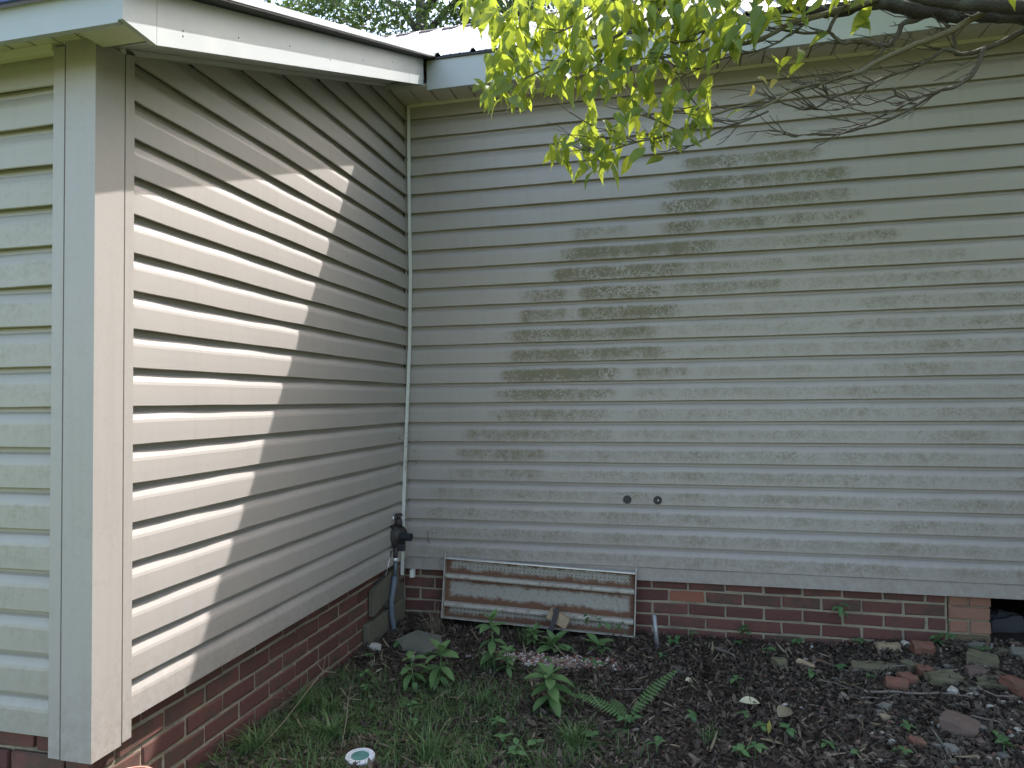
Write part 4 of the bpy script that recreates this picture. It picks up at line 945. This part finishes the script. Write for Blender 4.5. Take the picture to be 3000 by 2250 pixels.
SEED = [[13.02,-3.35],[13.36,-1.15],[13.74,-1.52],[14.37,-.5],[16.61,-.45],[17.53,-2.2],[16.04,-5.59],[18.74,-4.68],[20.22,-2.97],[19.15,-.3],[21.6,-.3],[25.1,-.3],[21.05,-4.02],[18.31,-9.9],[17.25,-9.45],[16.41,-9.4],[15.6,-11.3],[16.02,-11.2],[14.22,-8.88],[16.02,-9.0],[8.42,-4.73],[10.03,-4.77],[10.54,-5.57],[12.29,-9.81],[11.96,-10.13],[10.92,-11.07],[9.3,-12.09],[8.71,-12.44],[7.71,-11.18],[8.24,-12.1],[8.75,-12.9],[20.43,-10.2],[23.71,-8.5],[23.49,-9.4],[21.19,-8.36],[25.91,-1.76],[1.7,-8.5],[.97,-6.31],[1.63,-4.9],[3.0,-10.6],[5.2,-11.6],[4.4,-10.2],[13.1,-11.6],[2.2,-9.6]]
for i, (x, y) in enumerate(SEED):
    g0 = gz(x, y); t = empty('seedling', (x, y, g0)); tag(t, 'tiny green seedling sprouting '+landmark(x, y), 'seedling', 'seedlings in the litter')
    tall = random.choice([.2, .3, .45]); n = random.choice([3, 4, 5]) ; q = Vector((x+random.uniform(-.1, .1), y, g0+tall))
    MB().tube([(x, y, g0-.05), q], .014, 5).build('stem', 'seedling_leaf', t)
    for k in range(n):
        a = 2*math.pi*k/n+random.uniform(-.4, .4); e = random.uniform(-.2, .5)
        inst('leaf', random.choice(SM), q, t, orient((math.cos(a)*math.cos(e), math.sin(a)*math.cos(e), math.sin(e)), spin=random.uniform(-.3, .3)), random.uniform(.2, .40))
# seedlings growing out of the brick joints
for (x, z, lab) in ((20.9, -1.55, 'leafy sprout growing from the brick joint left of the pier'), (24.9, -2.6, 'green sprout at the foot of the bricks beside the pier'), (16.9, -2.75, 'pair of bright green leaves before the lowest brick course')):
    t = empty('sprout', (x, .2, z-.3)); tag(t, lab, 'sprout', 'sprouts on the brick base')
    MB().tube([(x, .25, z-.5), (x+.02, .0, z), (x, -.1, z+.35)], .014, 5).build('stem', 'seedling_leaf', t)
    for k in range(5):
        a = random.uniform(3.3, 6.1); inst('leaf', random.choice(SM), (x, -.05, z+.08*k), t, orient((math.cos(a), math.sin(a)*.8, random.uniform(-.5, .3))), random.uniform(.3, .48))
# ferns
def fern(p, fronds, lab):
    x, y = p; g0 = gz(x, y); t = empty('fern', (x, y, g0)); tag(t, lab, 'fern', 'ferns')
    for (a, L, rise, droop, wd) in fronds:
        mb = MB(); n = 20; d = Vector((math.cos(a), math.sin(a), 0)); sd = Vector((-math.sin(a), math.cos(a), 0)); P_ = []
        for i in range(n+1):
            t_ = i/n; P_.append(Vector((x, y, g0))+d*(L*t_*math.cos(rise*(1-t_*.4)))+Vector((0, 0, 1))*(L*(math.sin(rise)*t_-droop*t_*t_)))
        mb.tube(P_, [.018*(1-.7*i/n) for i in range(n+1)], 5)
        for i in range(3, n):
            t_ = i/n; w = wd*math.sin(math.pi*min(1, (t_-.05)*.95)**.75)*(1 if t_ < .8 else 1)
            q = P_[i]; fwd = (P_[min(n, i+1)]-P_[i-1]).normalized()
            for s_ in (-1, 1):
                o_ = sd*s_; e = q+o_*w+fwd*w*.30-Vector((0, 0, 1))*w*.22; h = L/n*.42
                m1 = q+o_*w*.45+fwd*w*.1-Vector((0, 0, 1))*w*.04
                mb.add([q-fwd*h*.5, m1-fwd*h*.8, e, m1+fwd*h*.8, q+fwd*h*.5], [(0, 1, 3, 4), (1, 2, 3)])
        mb.build('frond', 'fern_leaf', t)
fern((12.0,-9.5), [(math.radians(165), 2.3, .75, .42, .42), (math.radians(38), 2.6, .95, .25, .36), (math.radians(120), 1.3, .6, .3, .3)], 'green fern with two long arching fronds right of the large weed')
fern((11.1,-10.6), [(math.radians(15), 1.1, .35, .2, .34), (math.radians(170), .9, .4, .3, .28)], 'small fern lying low below the taller fern')
fern((3.55,-12.3), [(math.radians(10), .9, .5, .4, .22), (math.radians(60), .8, .5, .4, .2), (math.radians(160), .9, .6, .5, .24)], 'small dark fern above the drain ring')
fern((4.0,-10.4), [(math.radians(20), .9, .4, .25, .2), (math.radians(100), .9, .5, .3, .2), (math.radians(200), .8, .4, .3, .2)], 'feathery low fern between the weeds and the grass')
# vine on the shelf panel
t = empty('vine', (11.6, -1.5, -3.1)); tag(t, 'thin green vine with small leaves climbing the right end of the shelf panel', 'vine')
MB().tube([(11.5,-1.2,-3.2), (11.35,-1.1,-2.75), (11.0,-1.5,-2.55), (10.5,-1.45,-2.35), (10.0,-1.42,-2.15), (9.6,-1.4,-1.95)], .014, 6).build('stem', 'weed_leaf', t)
MB().tube([(11.4,-1.55,-2.9), (11.2,-1.3,-1.9), (10.9,-1.1,-1.2), (10.75,-1.05,-.85)], .009, 5).build('stem', 'twig', t)
for (x, z) in ((9.65,-1.98), (9.75,-2.1), (10.35,-2.2), (10.5,-2.3), (10.25,-2.35), (10.95,-2.5), (11.15,-2.3), (11.0,-2.35)):
    a = random.uniform(3.4, 6.0); inst('leaf', random.choice(SM), (x, -1.46, z), t, orient((math.cos(a), math.sin(a)*.6, random.uniform(-.6, .5))), random.uniform(.28, .42))
# fallen leaves
def fallen(p, mat, lab, L, Wd, curl, rot, name='fallen_leaf'):
    o = inst(name, leaf_mesh(name, L, Wd, .5, curl, mat, .7, 6, .5), (p[0], p[1], gz(*p)+.16), None, rot); tag(o, lab, 'leaf', 'fallen leaves')
fallen((15.9,-7.3), 'pale_leaf', 'pale yellow fallen leaf lying on the dark litter', .7, .3, .2, (.6, -.15, -.1))
fallen((14.0,-5.9), 'pale_leaf', 'pale green curled fallen leaf right of the wood offcut', .55, .4, .5, (.2, .2, .4))
fallen((17.1,-8.3), 'dry_grass', 'large curled grey dead leaf in the litter', .65, .5, .5, (.4, -.5, .6))
fallen((16.6,-9.7), 'yellow_leaf', 'narrow ochre fallen leaf standing in the litter', .42, .14, .2, (.3, -1.1, 1.2))
fallen((7.0,-10.9), 'pale_leaf', 'small cream dead leaf on the moss', .38, .22, .6, (.2, .1, 2.5))
fallen((18.9,-10.4), 'seedling_leaf', 'green fallen leaf near the bottom edge', .5, .26, .3, (.2, 0, .4))
fallen((24.0,-9.0), 'seedling_leaf', 'broad green leaf beside the rubble at the lower right', .55, .3, .2, (.2, -.3, 2.9))
fallen((19.3,-4.75), 'pale_leaf', 'thin white petal like scrap beside a seedling', .3, .09, .2, (.2, .0, 2.9))

# ------------------------------------------------------------------ dead vine and cobweb in the corner, tendril on the siding
t = empty('dead_vine', (.5, -.7, 5.0)); tag(t, 'wispy dead vine and cobweb clinging to the inside corner', 'dead vine')
rv = random.Random(5)
for k in range(16):
    p = Vector((rv.uniform(.15, .5), rv.uniform(-1.8, -.3), rv.uniform(4.5, 6.3))); q = p+Vector((rv.uniform(-.1, .8), rv.uniform(-.3, .2), rv.uniform(-.35, .35))); m_ = (p+q)/2+Vector((0, -.1, rv.uniform(-.2, .25)))
    p.x = max(p.x, .18); q.x = max(q.x, .18); q.y = min(q.y, -.2); MB().tube([p, m_, q], .008, 4).build('tendril', 'web' if k % 2 else 'twig', t)
for k in range(9):
    p = Vector((rv.uniform(.2, .9), rv.uniform(-.9, -.25), rv.uniform(4.5, 6.0)))
    inst('leaf', leaf_mesh('leaf', .14, .06, .6, .6, 'dry_grass', .7, 3, .5) if k == 0 else bpy.data.meshes['leaf.%03d' % 0] if False else t.children[-1].data if t.children and t.children[-1].name.startswith('leaf') else leaf_mesh('leaf', .14, .06, .6, .6, 'dry_grass', .7, 3, .5), p, t, (rv.uniform(0, 3), rv.uniform(0, 3), rv.uniform(0, 3)))
t = empty('tendril', (1.2, -.2, .8)); tag(t, 'short brown dried tendril stuck to the siding right of the regulator', 'tendril')
MB().tube([(1.28,-.15,1.45), (1.25,-.17,1.2), (1.24,-.16,.95), (1.29,-.15,.8), (1.36,-.14,.7)], [.012,.022,.024,.02,.01], 6).build('stem', 'twig', t)

# ------------------------------------------------------------------ dogwood
BR = {"A":[[[24.6,-11.0,19.02],[23.83,-11.15,19.15],[23.22,-11.31,19.19],[22.53,-11.46,19.22],[21.83,-11.62,19.2],[21.3,-11.77,19.31],[20.76,-11.92,19.28],[20.24,-12.08,19.4],[19.54,-12.23,19.52],[19.01,-12.38,19.37],[18.51,-12.54,19.22],[18.05,-12.69,19.19],[17.26,-12.85,19.32],[16.57,-13.0,19.19]],0.3,0.1],"A2":[[[24.13,-12.0,18.91],[23.36,-12.21,18.83],[22.6,-12.43,18.86],[21.91,-12.64,18.87],[21.23,-12.86,18.91],[20.7,-13.07,18.94],[20.03,-13.29,19.05],[19.36,-13.5,19.09]],0.2,0.1],"B":[[[21.26,-11.7,19.3],[20.8,-11.8,19.07],[20.41,-11.9,18.95],[20.27,-12.0,18.64],[20.08,-12.1,18.36],[19.85,-12.2,18.23],[19.4,-12.3,18.32],[18.99,-12.4,18.35],[18.63,-12.5,18.31],[18.39,-12.6,18.5],[18.23,-12.7,18.58],[17.59,-12.8,18.58],[17.07,-12.9,18.68],[16.56,-13.0,18.76]],0.085,0.03],"B2":[[[18.21,-12.8,18.53],[18.3,-12.87,18.73],[18.42,-12.93,18.93],[18.67,-13.0,19.14]],0.06,0.04],"C":[[[22.47,-12.0,18.94],[22.01,-12.12,18.69],[21.59,-12.25,18.43],[20.91,-12.38,18.17],[20.4,-12.5,17.97],[19.56,-12.62,17.62],[19.04,-12.75,17.3],[18.66,-12.88,17.19],[18.01,-13.0,16.99],[17.5,-13.12,16.89],[17.15,-13.25,16.77],[16.47,-13.38,16.37],[15.95,-13.5,16.18]],0.1,0.03],"D":[[[24.6,-11.0,18.98],[23.86,-11.06,18.72],[23.28,-11.11,18.44],[22.78,-11.17,18.28],[22.43,-11.22,18.17],[22.09,-11.28,18.15],[21.97,-11.33,18.17],[21.93,-11.39,18.44],[21.85,-11.44,18.79],[21.67,-11.5,19.04]],0.09,0.035],"D2":[[[22.72,-11.3,18.22],[22.58,-11.41,17.87],[22.27,-11.52,17.35],[21.77,-11.64,17.03],[21.41,-11.75,16.95],[20.89,-11.86,16.78],[20.53,-11.98,16.69],[20.14,-12.09,16.8],[20.08,-12.2,16.97]],0.07,0.03],"D3":[[[22.04,-11.4,18.09],[21.65,-11.52,18.23],[21.15,-11.65,17.9],[20.71,-11.77,17.68],[20.08,-11.89,17.48],[19.72,-12.02,17.32],[19.42,-12.14,17.15],[18.99,-12.26,17.0],[18.36,-12.38,16.8],[18.0,-12.51,16.53],[17.58,-12.63,16.42],[17.22,-12.75,16.51],[16.87,-12.88,16.61],[16.52,-13.0,16.7]],0.055,0.02],"E":[[[21.46,-11.6,17.01],[21.26,-11.71,16.87],[20.57,-11.82,16.46],[19.88,-11.93,16.13],[19.19,-12.04,15.94],[18.59,-12.16,15.81],[18.07,-12.27,15.77],[17.57,-12.38,15.79],[17.25,-12.49,15.71],[16.73,-12.6,15.94]],0.05,0.015],"F":[[[20.88,-11.9,16.76],[20.18,-12.04,16.42],[19.65,-12.18,16.16],[18.95,-12.32,15.85],[18.46,-12.46,15.69],[17.74,-12.6,15.73]],0.035,0.015],"G":[[[20.17,-12.0,16.83],[19.67,-12.13,16.65],[19.31,-12.27,16.52],[18.88,-12.4,16.55],[18.46,-12.53,16.36],[17.9,-12.67,16.4],[17.55,-12.8,16.49]],0.03,0.012],"H":[[[19.46,-12.0,17.21],[19.33,-12.08,17.07],[19.08,-12.17,16.81],[18.79,-12.25,16.7],[18.37,-12.33,16.75],[18.23,-12.42,16.91],[18.08,-12.5,17.11]],0.035,0.015],"I":[[[19.64,-12.5,19.53],[19.27,-12.65,19.32],[18.91,-12.8,19.18],[18.06,-12.95,18.97],[17.21,-13.1,18.79],[16.52,-13.25,18.41],[15.9,-13.4,18.2],[15.04,-13.55,18.1],[14.45,-13.7,17.95],[13.77,-13.85,17.86],[13.18,-14.0,17.82]],0.1,0.03],"I2":[[[18.03,-12.8,19.13],[17.57,-12.91,18.81],[17.05,-13.03,18.42],[16.53,-13.14,18.14],[16.01,-13.26,17.97],[15.32,-13.37,17.86],[14.63,-13.49,17.57],[14.1,-13.6,17.36]],0.04,0.015],"J":[[[14.0,-13.0,20.19],[13.78,-13.14,19.92],[13.16,-13.29,19.37],[12.37,-13.43,18.95],[11.72,-13.57,18.59],[11.0,-13.71,18.24],[10.28,-13.86,18.0],[9.55,-14.0,17.65]],0.06,0.025],"K":[[[12.46,-13.5,20.13],[12.18,-13.6,19.89],[11.67,-13.7,19.53],[11.21,-13.8,19.25],[10.59,-13.9,18.98],[10.24,-14.0,18.96]],0.05,0.02],"L":[[[16.47,-13.4,16.57],[15.71,-13.48,16.37],[14.86,-13.55,16.15],[14.0,-13.62,15.78],[13.48,-13.7,15.62],[12.78,-13.77,15.52],[11.89,-13.85,15.29],[11.54,-13.93,15.37],[11.19,-14.0,15.56]],0.04,0.02],"M":[[[16.49,-13.2,16.26],[15.89,-13.3,16.03],[15.37,-13.4,15.83],[14.86,-13.5,15.6],[14.34,-13.6,15.33],[13.92,-13.7,15.08]],0.03,0.012],"N":[[[12.19,-13.5,18.79],[12.08,-13.57,18.43],[11.72,-13.65,18.0],[11.36,-13.73,17.71],[10.93,-13.8,17.58]],0.025,0.015],"N2":[[[13.27,-13.3,19.34],[13.2,-13.33,19.04],[13.12,-13.35,18.78],[13.08,-13.38,18.51],[12.79,-13.4,18.32]],0.028,0.012],"O":[[[15.33,-13.0,19.99],[15.25,-13.12,19.71],[15.06,-13.24,19.12],[14.74,-13.36,18.67],[14.49,-13.48,18.42],[13.86,-13.6,18.37]],0.035,0.015],"P":[[[14.0,-13.6,15.79],[13.48,-13.67,16.07],[12.96,-13.73,16.31],[12.79,-13.8,16.41]],0.02,0.01],"Q":[[[12.78,-13.8,15.51],[12.36,-13.87,15.74],[12.08,-13.93,15.89],[11.56,-14.0,15.97]],0.022,0.012],"R":[[[14.86,-13.5,16.17],[14.53,-13.53,16.48],[14.36,-13.57,16.77],[14.33,-13.6,16.9]],0.02,0.012]}
dog = empty('dogwood_tree', (31.5, -10, -3.1)); tag(dog, 'dogwood tree reaching in from the right with bare twigs and bright green leaves', 'tree')
rb = random.Random(11)
def smooth_path(P_, sub=3, jit=.0):
    P_ = [Vector(p) for p in P_]; out = []
    for i in range(len(P_)-1):
        p0, p1, p2, p3 = P_[max(0, i-1)], P_[i], P_[i+1], P_[min(len(P_)-1, i+2)]
        for k in range(sub):
            t_ = k/sub
            q = .5*((2*p1)+(p2-p0)*t_+(2*p0-5*p1+4*p2-p3)*t_*t_+(3*p1-p0-3*p2+p3)*t_**3)
            out.append(q+Vector((rb.uniform(-jit, jit), rb.uniform(-jit, jit), rb.uniform(-jit, jit))))
    return out+[P_[-1]]
MB().tube(smooth_path([(31.5,-10,-3.4),(31.3,-10.1,2),(31.6,-10,7),(31.0,-10.2,12),(30.6,-10.3,16),(29.5,-10.4,20),(28.5,-10,25),(27,-9.5,30)], 4), [1.5, 1.4, 1.35, 1.3, 1.3, 1.25, 1.2, 1.2, 1.15, 1.1, 1.1, 1.05, 1.0, 1.0, 1.0, .98, .95, .9, .85, .8, .7, .6, .55, .5, .45, .4, .35, .3, .25], 14, jit=.06).build('trunk', 'bark_dark', dog, smooth=True)
for nm, pr, r0, r1 in (('A', [(30.6,-10.3,16.4),(28.6,-10.6,18.2),(26.5,-10.8,18.8)], .45, .3), ('A2', [(30.4,-10.3,17),(28.4,-11.2,18.6),(26.2,-11.7,18.9)], .3, .2), ('D', [(30.6,-10.3,15),(28.6,-10.8,17.4),(26.5,-10.9,18.6)], .2, .09)):
    pth = smooth_path(pr+[BR[nm][0][0]]); n = len(pth); MB().tube(pth, [r0+(r1-r0)*i/(n-1) for i in range(n)], 10, jit=.05).build('limb', 'bark_dark', dog, smooth=True)
for pth in ([(29.5,-10.4,20),(25,-9.5,23),(20,-8.5,25),(16,-8,26)], [(28.5,-10,25),(24,-8,26.5),(19,-6,28)], [(29.5,-10.4,20),(26,-13,21.5),(20,-14,21.2),(15,-13.2,20.7),(14,-13,20.19)], [(28.5,-10,25),(30,-6,28),(33,-4,30)], [(20,-14,21.2),(15,-14,20.8),(12.46,-13.5,20.13)], [(20,-14,21.2),(17,-13.4,20.6),(15.33,-13,19.99)]):
    p2 = smooth_path(pth, 4, .05); n = len(p2); MB().tube(p2, [.28-.2*i/(n-1) for i in range(n)], 8, jit=.08).build('limb', 'bark_dark', dog, smooth=True)
twig_ends = []
for nm, (P_, r0, r1) in BR.items():
    pth = smooth_path(P_, 3, .012 if nm != 'A' else .03); n = len(pth)
    mat = 'bark_dark' if nm in ('A', 'A2') else ('bark_olive' if nm in ('C', 'I', 'J', 'K', 'L') else 'bark_thin')
    o = MB().tube(pth, [(r0+(r1-r0)*i/(n-1)) for i in range(n)], 8 if r0 > .05 else 6, jit=.12).build('branch', mat, dog, smooth=True)
    # fine side twigs, sub-parts of their branch
    if nm in ('A', 'A2', 'B2'): continue
    cnt = {'C': 30, 'D3': 24, 'E': 18, 'F': 9, 'G': 12, 'H': 10, 'B': 24, 'D2': 10, 'L': 12, 'M': 10, 'I': 12, 'I2': 12, 'D': 6}.get(nm, 4)
    mb = MB()
    for _ in range(cnt):
        i = rb.randrange(2, n-1); p = pth[i]; d = (pth[min(n-1, i+1)]-pth[i-1]).normalized()
        upb = rb.choice([1, 1, -1]); q = p.copy(); dr = (d*rb.uniform(.7, 1.3)+Vector((rb.uniform(-.5, .1), rb.uniform(-.5, .4), upb*rb.uniform(.1, .65)))).normalized()
        Ln = rb.uniform(.4, 1.1)*(1.9 if rb.random() < .35 else 1); seg = [q.copy()]
        for k in range(4):
            dr = (dr+Vector((rb.uniform(-.3, .15), rb.uniform(-.2, .2), rb.uniform(-.2, .3)))).normalized(); q = q+dr*Ln/4; seg.append(q.copy())
        mb.tube(seg, [.022, .018, .015, .012, .008], 4, cap=False); twig_ends.append(q)
        if rb.random() < .6:
            q2 = seg[2]; e = q2+(dr+Vector((rb.uniform(-.7, .7), rb.uniform(-.4, .4), rb.uniform(-.3, .8)))).normalized()*Ln*.35; mb.tube([q2, (q2+e)/2+Vector((0, 0, .02)), e], [.011, .009, .006], 4, cap=False)
    mb.build('twigs', 'bark_thin', o, smooth=True)['kind'] = 'stuff'
P1 = [[7.2,20.5],[7.37,20.2],[8.2,19.56],[8.74,18.74],[7.96,17.66],[8.4,16.97],[9.26,16.88],[10.32,17.28],[11.15,16.88],[12.67,17.12],[13.16,17.36],[14.61,17.49],[16.03,18.1],[17.39,18.5],[19.22,18.81],[19.24,19.9],[15,20.3],[10,20.5],[7.0,20.6]]
P2 = [[10.13,15.46],[11.05,14.45],[12.06,14.77],[13.13,14.48],[14.1,15.08],[15.14,15.77],[14.88,16.97],[13.65,17.21],[12.68,17.03],[12.18,16.58],[11.17,16.18],[10.45,15.94]]
def inside(poly, x, z):
    c = False; j = len(poly)-1
    for i in range(len(poly)):
        if (poly[i][1] > z) != (poly[j][1] > z) and x < (poly[j][0]-poly[i][0])*(z-poly[i][1])/(poly[j][1]-poly[i][1])+poly[i][0]: c = not c
        j = i
    return c
DL = [leaf_mesh('leaf', 1.0, w, f, c, 'dogwood_leaf', prof=DOGW) for w, f, c in ((.44, .35, .25), (.40, .5, .4), (.47, .2, .12), (.38, .4, .6))]
DY = leaf_mesh('leaf', 1.0, .5, .4, .3, 'yellow_leaf', .85, 7, .4)
def leaf_dir(droop):
    a = rb.uniform(0, 2*math.pi); return Vector((math.cos(a)*.75-.25, math.sin(a)*.6, -droop+rb.uniform(-.35, .35)))
def put_leaf(p, sc_, droop=.9, yel=False):
    d = leaf_dir(droop); upv = Vector((rb.uniform(-.6, .6), rb.uniform(-1.0, .3), rb.uniform(.3, 1))).normalized()
    inst('leaf', DY if yel else rb.choice(DL), Vector(p)-d.normalized()*sc_*.5, dog, orient(d, upv), sc_)
def sample(poly, n, yc, ys, s0, s1, droop):
    xs = [p[0] for p in poly]; zs_ = [p[1] for p in poly]; k = 0
    while k < n:
        x = rb.uniform(min(xs), max(xs)); z = rb.uniform(min(zs_), max(zs_))
        if not inside(poly, x, z): continue
        if poly is P1 and x > 15.5 and rb.random() < .3: continue
        y = yc+rb.gauss(0, ys); f = (y+33.6)/(yc+33.6)      # keep the crown's lower outline in depth
        put_leaf((13.76+(x-13.76)*f, y, 8.03+(z-8.03)*f), rb.uniform(s0, s1), droop); k += 1
sample(P1, 200, -13.9, .6, .55, .95, .7)
sample(P2, 84, -14.0, .4, .45, .8, .65)
for (x, z) in [[19.05,18.75],[19.27,18.67],[19.13,18.59],[17.03,17.83],[17.31,17.59],[17.5,18.07],[16.85,17.75],[17.96,18.4],[22.78,18.9],[20.62,19.2],[15.59,16.48]]: put_leaf((x, -12.8, z), rb.uniform(.6, .85), .3)
for (x, z) in [[16.65,17.07],[16.08,16.9],[16.37,17.2]]: put_leaf((x, -13.2, z), .34, .6, True)
# further leaves of the same sprays, joined
ex = MB()
def add_leaf(p, sc_, droop):
    d = leaf_dir(droop).normalized(); upv = Vector((rb.uniform(-.6, .6), rb.uniform(-1.0, .3), rb.uniform(.3, 1))).normalized()
    m = orient(d, upv).to_matrix(); o_ = Vector(p)-d*sc_*.5; src = rb.choice(DL)
    ex.add([o_+m @ (v.co/K*sc_) for v in src.vertices], [tuple(f.vertices) for f in src.polygons])
k = 0
while k < 620:
    big_ = rb.random() < .72; pl = P1 if big_ else P2
    x = rb.uniform(7, 19); z = rb.uniform(14.4, 20.4)
    if not inside(pl, x, z) or (x > 16.5 and rb.random() < .4): continue
    y = -13.3+rb.gauss(0, .9); f = (y+33.6)/20.0; add_leaf((13.76+(x-13.76)*f, y, 8.03+(z-8.03)*f), rb.uniform(.45, .85), .7); k += 1
ex.build('foliage', 'dogwood_leaf', dog, smooth=True)['kind'] = 'stuff'
# the rest of the crown, above the picture
def leaf_cloud(name, n, sampler, smin, smax, mat, parent, flat=.5):
    c = np.array([sampler() for _ in range(n)]); s_ = rng.uniform(smin, smax, n)
    d = rng.normal(0, 1, (n, 3)); d[:, 2] -= .4; d /= np.linalg.norm(d, axis=1)[:, None]
    u = rng.normal(0, 1, (n, 3)); u[:, 2] += flat*2; sd = np.cross(d, u); sd /= np.linalg.norm(sd, axis=1)[:, None]+1e-6
    V = np.stack([c, c+(d*.45+sd*.26)*s_[:, None], c+d*s_[:, None], c+(d*.45-sd*.26)*s_[:, None]], 1)
    o0 = np.array(WL[parent.name]); me = fast_mesh(name, WN(V.reshape(-1, 3))-o0, np.arange(n*4), 4, mat)
    o = bpy.data.objects.new(name, me); col.objects.link(o); WL[o.name] = Vector(o0); o.parent = parent; o['kind'] = 'stuff'; return o
def crown_s():
    while True:
        x = rb.uniform(17, 40); y = rb.uniform(-19, -2.8); z = rb.uniform(19, 33)
        if z < 8.03+(y+33.63)*.63+.9: continue
        if ((x-26)/14)**2+((y+10)/9)**2+((z-25)/8.5)**2 < 1: return x, y, z
leaf_cloud('crown', 1700, crown_s, .8, 1.2, 'dogwood_leaf', dog)

# ------------------------------------------------------------------ trees beyond the house
FT = 'trees beyond the roof'
def far_tree(x, y, cz, rx, rz, n, lab, seed, smin=.7, smax=1.35, FT=FT):
    r = random.Random(seed); t = empty('shade_tree', (x, y, -3.1)); tag(t, lab, 'tree', FT)
    MB().tube([(x, y, -3.5), (x+.5, y, 25), (x-1, y+1, cz*.62), (x+1, y, cz), (x, y, cz+rz*.6)], [2.6, 2.2, 1.8, 1.2, .5], 10, jit=.08).build('trunk', 'bark_dark', t, smooth=True)
    for k in range(9):
        a = r.uniform(0, 6.28); z = r.uniform(cz*.55, cz+5); e = Vector((x+math.cos(a)*rx*.7, y+math.sin(a)*rx*.7, z+r.uniform(8, 22)))
        MB().tube([(x, y, z), ((x+e.x)/2, (y+e.y)/2, (z+e.z)/2+2), e], [.8, .5, .2], 7).build('branch', 'bark_dark', t, smooth=True)
    cl_ = []
    while len(cl_) < 420:
        v = Vector((r.uniform(-1, 1), r.uniform(-1, 1), r.uniform(-1, 1)))
        if .25 < v.length < 1: cl_.append((x+v.x*rx, y+v.y*rx*.8, cz+v.z*rz, r.uniform(1.6, 3.6)))
    def smp():
        c = r.choice(cl_); return (c[0]+r.gauss(0, c[3]*.55), c[1]+r.gauss(0, c[3]*.55), c[2]+r.gauss(0, c[3]*.4))
    leaf_cloud('crown', n, smp, smin, smax, 'far_leaf', t)
far_tree(-66, 96, 78, 26, 27, 15000, 'leafy green tree behind the wing roof, farthest left', 1)
far_tree(-34, 90, 80, 25, 28, 17000, 'leafy green tree behind the valley of the two roofs', 2)
far_tree(-6, 98, 84, 25, 30, 17000, 'leafy green tree behind the ridge of the ribbed roof', 3)
far_tree(26, 94, 82, 25, 28, 12000, 'leafy green tree behind the dogwood branches', 4)
far_tree(60, 100, 84, 26, 30, 9000, 'leafy green tree far right behind the ribbed roof', 5)
SY = 'unseen trees added to block low sky light'  # out-of-view trees, added to cut low skylight on the wing's side wall
far_tree(74, -34, 30, 22, 30, 9000, 'unseen broad leafy tree added right of the yard to block low sky, nearest the viewer', 6, 1.6, 2.6, SY)
far_tree(80, 2, 34, 24, 33, 9000, 'unseen tall leafy tree added right of the yard to block low sky, level with the back wall', 7, 1.6, 2.6, SY)
far_tree(72, 36, 26, 18, 26, 6000, 'unseen smaller leafy tree added right of the yard to block low sky behind the house line', 8, 1.6, 2.6, SY)
